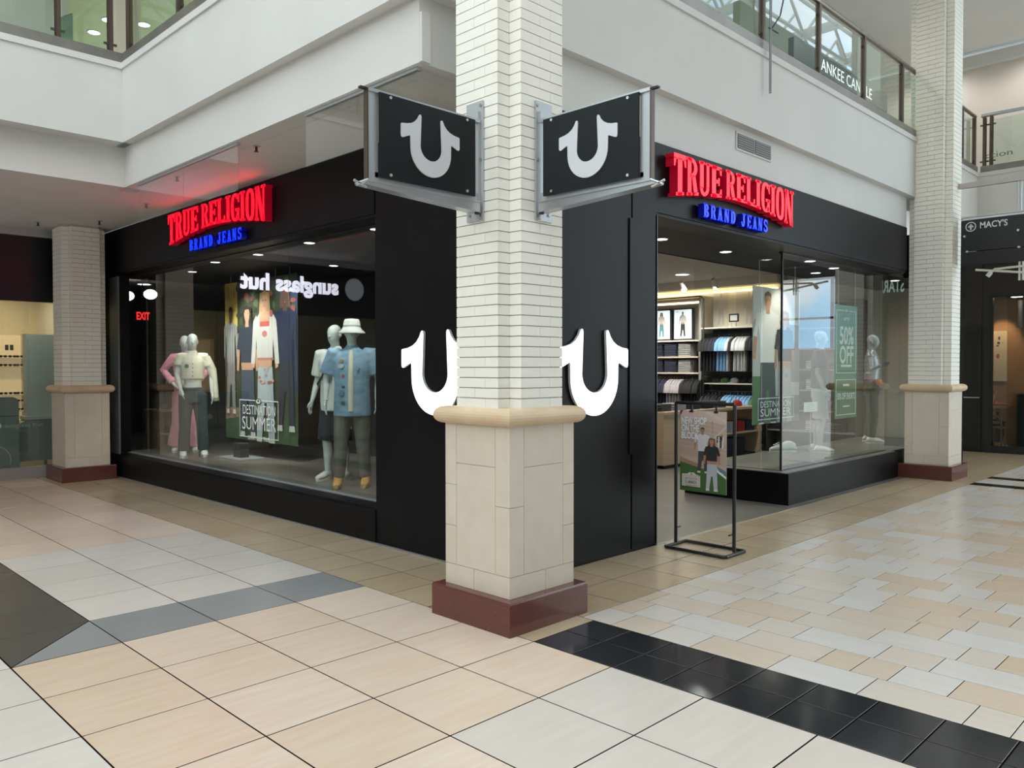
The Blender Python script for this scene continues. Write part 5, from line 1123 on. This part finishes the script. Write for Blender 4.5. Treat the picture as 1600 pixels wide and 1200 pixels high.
struct(MB().box(-1.6, -1.5, 14.1, 17.4, 0, 3.4, CREAM).build('wall_eyewear_left')); struct(MB().box(4.54, 4.615, 14.1, 17.4, 0, 3.4, CREAM).build('wall_eyewear_right'))
es = thing('eyewear_sign', 'white lit letters and mirror disc on the navy band of the eyewear shop', 'shop sign', (1, 13.96, 3.2))
ul = glow('lit_white_violet_letters', (.86, .86, 1.0), 5.5); F = frame((0, 13.965, 0), (1, 0, 0))
m_ = MB(); put_text(m_, F, 'sunglass hut', .46, 3.16, 2.1, .29, ul, .02, .045); m_.build('lettering', es); m_ = MB()
m_.tube([F(.10, 3.28, 0), F(.10, 3.28, .05)], [.235, .235], mat('mirror_disc_rim', (.75, .78, .8), .2, .9), 28).tube([F(.10, 3.28, .05), F(.10, 3.28, .056)], [.215, .215], glow('disc_face', (.42, .50, .56), .9), 28); m_.build('disc', es)
LD = frame((3.02, 13.996, 0), (1, 0, 0)); GV = mat('grey_vinyl', (.34, .40, .40), .6)
m_ = MB(); put_text(m_, LD, 'sunglass hut', .20, .79, .52, .06, GV, .0); o = m_.build('window_lettering', es); o['kind'] = 'stuff'
MB().prism(LD, ell(.11, .82, .05, .05, 16), 0, 0, mat('white_vinyl', (.6, .66, .66), .6)).build('vinyl_disc', es)
m_ = MB(); m_.prism(LD, [(.06+.22*math.cos(q), .30+.22*math.sin(q)) for q in [math.radians(-20+120*i/14) for i in range(15)]]+[(.06+.21*math.cos(q), .30+.21*math.sin(q)) for q in [math.radians(100-120*i/14) for i in range(15)]], 0, 0, GV); m_.build('vinyl_arc', es)
LIT = glow('lit_shelf_back', (.8, .62, .38), .30)
e1 = thing('eyewear_display', 'lit cream wall display with rows of sunglasses in the eyewear shop', 'display shelf', (3.3, 17.1, 0))
MB().box(1.6, 4.27, 17.2, 17.29, .55, 2.30, LIT).build('lit_back', e1)
for x in (1.6, 2.5, 3.4, 4.24): MB().box(x, x+.035, 17.02, 17.29, .55, 2.32, mat('cream_upright', (.66, .54, .34), .5)).build('upright', e1)
ROWZ = (1.88, 1.72, 1.20, 1.06, .90)
for z in ROWZ: MB().box(1.63, 4.24, 17.04, 17.2, z-.02, z, mat('pale_display_shelf', (.72, .64, .48), .5)).build('shelf', e1)
MB().box(1.55, 4.30, 16.9, 17.29, .10, .55, mat('cream_base', (.6, .5, .34), .5)).build('base', e1)
for i, x in enumerate((3.62, 3.78, 3.98, 4.06)): MB().box(x, x+.055, 17.19, 17.198, 2.02, 2.12, flat((.04, .05, .05))).build('picture_tile', e1)
gm = MB(); DK = mat('dark_lens', (.012, .010, .010), .15)
for sg in (-1, 1): gm.loft([((sg*.036, 0, .024), .033, .022, (1, 0, 0), (0, 0, 1)), ((sg*.036, .006, .024), .031, .020, (1, 0, 0), (0, 0, 1))], DK, 10, False).box(sg*.068-.003, sg*.068+.003, .0, .10, .028, .034, DK)
gm.box(-.008, .008, 0, .006, .028, .036, DK); g0 = gm.build('sunglasses'); gd = g0.data; bpy.data.objects.remove(g0)
for r_, z in enumerate(ROWZ):
    for i, x in enumerate((3.47, 3.62, 3.77, 3.92, 4.07, 4.19)):
        o = bpy.data.objects.new('sunglasses', gd); COL.objects.link(o); o.location = (x, 17.08, z); tag(o, 'dark sunglasses, %s along the %s shelf row of the lit eyewear display' % (ORD[i], ('top', 'second', 'third', 'fourth', 'bottom')[r_]), 'sunglasses', 'sunglasses on the lit display')
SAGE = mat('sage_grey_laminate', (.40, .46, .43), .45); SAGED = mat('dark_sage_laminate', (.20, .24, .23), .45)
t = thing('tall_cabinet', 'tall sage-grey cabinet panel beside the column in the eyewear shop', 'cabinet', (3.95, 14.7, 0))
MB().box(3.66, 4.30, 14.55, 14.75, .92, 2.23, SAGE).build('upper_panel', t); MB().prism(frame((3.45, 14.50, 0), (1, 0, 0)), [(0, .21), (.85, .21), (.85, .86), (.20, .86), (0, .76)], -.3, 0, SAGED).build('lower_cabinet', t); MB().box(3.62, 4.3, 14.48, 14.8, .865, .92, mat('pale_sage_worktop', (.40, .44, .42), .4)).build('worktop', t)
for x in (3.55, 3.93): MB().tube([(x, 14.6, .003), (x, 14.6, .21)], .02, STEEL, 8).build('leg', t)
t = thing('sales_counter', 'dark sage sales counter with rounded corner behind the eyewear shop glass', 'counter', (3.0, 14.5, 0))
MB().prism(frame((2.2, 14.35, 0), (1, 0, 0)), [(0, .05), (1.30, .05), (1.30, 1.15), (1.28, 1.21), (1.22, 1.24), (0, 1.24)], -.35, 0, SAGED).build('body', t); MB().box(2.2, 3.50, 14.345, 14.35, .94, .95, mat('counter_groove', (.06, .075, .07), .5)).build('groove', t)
# ---------------------------------------------------------------- upper floor bits behind the railings
for i, (x, y) in enumerate(((4.13, 15.6), (4.64, 16.75), (5.23, 14.7), (5.23, 15.35), (5.23, 16.1), (5.75, 15.1), (3.2, 14.4), (6.6, 13.0), (6.2, 10.6))): downlight(x, y, 7.9, .10, '%s round downlight in the olive upper floor ceiling' % ORD[i], 'upper floor downlights')
t = thing('green_board', 'green angled sign board on the upper floor behind the corner of the railings', 'board', (3.3, 11.2, 5.15)); MB().add([(3.22, 11.0, 5.75), (3.42, 11.3, 5.75), (3.42, 11.3, 6.22), (3.22, 11.0, 6.02), (3.2, 11.02, 5.75), (3.4, 11.32, 5.75), (3.4, 11.32, 6.22), (3.2, 11.02, 6.02)], [(0, 1, 2, 3), (7, 6, 5, 4), (0, 4, 5, 1), (1, 5, 6, 2), (2, 6, 7, 3), (3, 7, 4, 0)], mat('green_board_face', (.05, .17, .05), .5)).build('board_face', t); MB().tube([(3.31, 11.16, 5.15), (3.31, 11.16, 5.78)], .02, BRONZE, 6).build('post', t)
t = thing('blue_stool', 'blue upholstered seat on the upper floor behind the corner post', 'seat', (3.6, 10.9, 5.15)); MB().disc((3.60, 11.0, 5.60), .16, .10, mat('blue_upholstery', (.16, .27, .55), .6), 16).build('cushion', t); MB().tube([(3.60, 11.0, 5.15), (3.60, 11.0, 5.60)], .05, STEEL, 8).build('pillar', t)

# dark shelf unit on the shop wall behind the display window
uc = thing('wall_shelf_unit', 'dark grey wall shelf unit behind the grey mannequin, with folded stacks', 'shelf unit', (15.4, 6.9, 0))
DG = mat('dark_grey_back', (.10, .095, .09), .7)
MB().box(15.5, 15.59, 6.0, 7.8, .05, 2.95, DG).build('back_panel', uc)
for y in (6.0, 7.78): MB().box(15.1, 15.5, y, y+.02, .05, 2.95, DG).build('side_panel', uc)
for z in (.45, .85, 1.25, 1.65, 2.05, 2.45): MB().box(15.12, 15.5, 6.02, 7.78, z-.025, z, mat('grey_shelf', (.26, .25, .24), .5)).build('shelf', uc)
for zi, z in enumerate((.45, .85, 1.25, 1.65)):
    for yi, (y, c) in enumerate(((6.45, 'charcoal'), (6.85, 'pale grey'), (7.25, 'navy'), (7.6, 'black'))):
        if (zi+yi) % 3 != 2: stack(15.3, y, z, c, 4+(zi+yi) % 2, '%s shelf up behind the grey mannequin' % ORD[zi], 'folded jeans behind the grey mannequin')

# someone sitting at the cafe table, seen past the window frame
pr_ = thing('person', 'person in a dark red top seated at the cafe table, hand at face', 'person', (19.2, 5.0, 0))
SKN = mat('person_skin', (.50, .27, .19), .5); TOPM = mat('dark_red_top', (.12, .02, .03), .85); HAIR = mat('grey_brown_hair', (.16, .13, .11), .7)
pb = MB(); cx_, cy_ = 19.2, 4.98
pb.loft([((cx_, cy_, .45), .17, .11), ((cx_, cy_, .62), .15, .10), ((cx_, cy_-.02, .82), .17, .11), ((cx_, cy_-.05, .98), .18, .09), ((cx_, cy_-.07, 1.04), .09, .06), ((cx_, cy_-.08, 1.08), .05, .05)], SKN, 16)
pb.loft([((cx_, cy_-.08, 1.05), .048, .05), ((cx_, cy_-.10, 1.13), .05, .055)], SKN, 12)
pb.loft([((cx_, cy_-.13, 1.10), .03, .03), ((cx_, cy_-.13, 1.14), .055, .06), ((cx_, cy_-.12, 1.20), .07, .09), ((cx_, cy_-.11, 1.26), .068, .088), ((cx_, cy_-.10, 1.30), .04, .05)], SKN, 14)
pb.loft([((cx_, cy_-.225, 1.18), .012, .012), ((cx_, cy_-.212, 1.21), .008, .012)], SKN, 8)
for sg, el, wr in ((-1, (-.27, -.24, .90), (-.12, -.26, 1.12)), (1, (.26, -.20, .90), (.10, -.40, .90))):
    sh_ = V3((cx_+sg*.17, cy_-.05, .98)); e_ = V3((cx_+el[0], cy_+el[1], el[2])); w_ = V3((cx_+wr[0], cy_+wr[1], wr[2]))
    pb.tube([sh_, sh_*.5+e_*.5, e_, e_*.5+w_*.5, w_], [.06, .052, .042, .04, .028], SKN, 10)
    d_ = (w_-e_).normalized(); pb.tube([w_, w_+d_*.05, w_+d_*.09], [.028, .035, .030], SKN, 8, sq=.6); sd_ = d_.cross(V3((0, 0, 1)) if abs(d_.z) < .7 else V3((0, 1, 0))).normalized()
    for q, (of, ln) in enumerate(((.026, .07), (.009, .082), (-.009, .078), (-.026, .06))): b_ = w_+d_*.08+sd_*of; pb.tube([b_, b_+d_*ln*.5, b_+d_*ln], [.0105, .0095, .008], SKN, 6)
    b_ = w_+d_*.03+sd_*.026; pb.tube([b_, b_+d_*.04+sd_*.03], [.012, .009], SKN, 6)
for sg in (-1, 1):
    h_ = V3((cx_+sg*.09, cy_, .50)); k_ = V3((cx_+sg*.11, cy_-.36, .50)); a_ = V3((cx_+sg*.11, cy_-.30, .09)); pb.tube([h_, h_*.5+k_*.5, k_, k_*.5+a_*.5, a_], [.09, .08, .062, .055, .038], SKN, 10); pb.tube([a_+V3((0, .03, -.045)), a_+V3((0, -.08, -.05)), a_+V3((0, -.16, -.062))], [.042, .04, .022], SKN, 8)
S2 = []; o = solid(pb, 'body', pr_, .009, 3); S2.append(o)
tp = MB(); tp.loft([((cx_, cy_, .46), .19, .13), ((cx_, cy_, .62), .175, .12), ((cx_, cy_-.02, .82), .19, .125), ((cx_, cy_-.05, .98), .195, .10), ((cx_, cy_-.07, 1.045), .095, .068)], TOPM, 16)
for sg, el in ((-1, (-.27, -.24, .90)), (1, (.26, -.20, .90))):
    sh_ = V3((cx_+sg*.15, cy_-.05, .98)); e_ = V3((cx_+el[0], cy_+el[1], el[2])); tp.tube([sh_, sh_*.3+e_*.7], [.072, .062], TOPM, 10)
S2.append(solid(tp, 'top', pr_, .012, 3))
lg = MB()
for sg in (-1, 1):
    h_ = V3((cx_+sg*.09, cy_, .50)); k_ = V3((cx_+sg*.11, cy_-.36, .50)); a_ = V3((cx_+sg*.11, cy_-.30, .12)); lg.tube([h_, h_*.5+k_*.5, k_, k_*.5+a_*.5, a_], [.105, .092, .075, .066, .056], mat('dark_jeans', (.02, .025, .04), .8), 10)
S2.append(solid(lg, 'jeans', pr_, .012, 3))
hr = MB().loft([((cx_, cy_-.07, 1.13), .06, .05), ((cx_, cy_-.085, 1.20), .078, .075), ((cx_, cy_-.09, 1.27), .078, .088), ((cx_, cy_-.10, 1.315), .05, .06), ((cx_, cy_-.10, 1.325), .015, .02)], HAIR, 14); hr.build('hair', pr_)
finish_solids(S2)
st_ = thing('cafe_stool', 'low wooden stool under the person at the cafe table', 'stool', (19.2, 5.0, 0))
MB().box(19.03, 19.37, 4.88, 5.09, .40, .44, WOOD).build('seat', st_)
for x in (19.05, 19.35):
    for y in (4.90, 5.07): MB().tube([(x, y, .004), (x, y, .40)], .015, WOOD, 6).build('leg', st_)

# wall fixtures shuffled along the wall together with what hangs and lies on them
for o in list(COL.objects):
    if o.parent is None:
        g_ = o.get('group', '')
        if o is ua or g_ in ('folded jeans on the wall shelves', 'shirts on the rail under the shelves'): o.location.y -= .39
        elif o.name.startswith('lit_picture'): o.location.y -= .50
        elif o is ub_ or g_ in ('shirts on the upper wall rail', 'shirts on the lower wall rail') or o.name.startswith('table_sign') or (g_ == 'caps in the shop' and abs(o.location.x-15.32) < .01): o.location.y -= .17
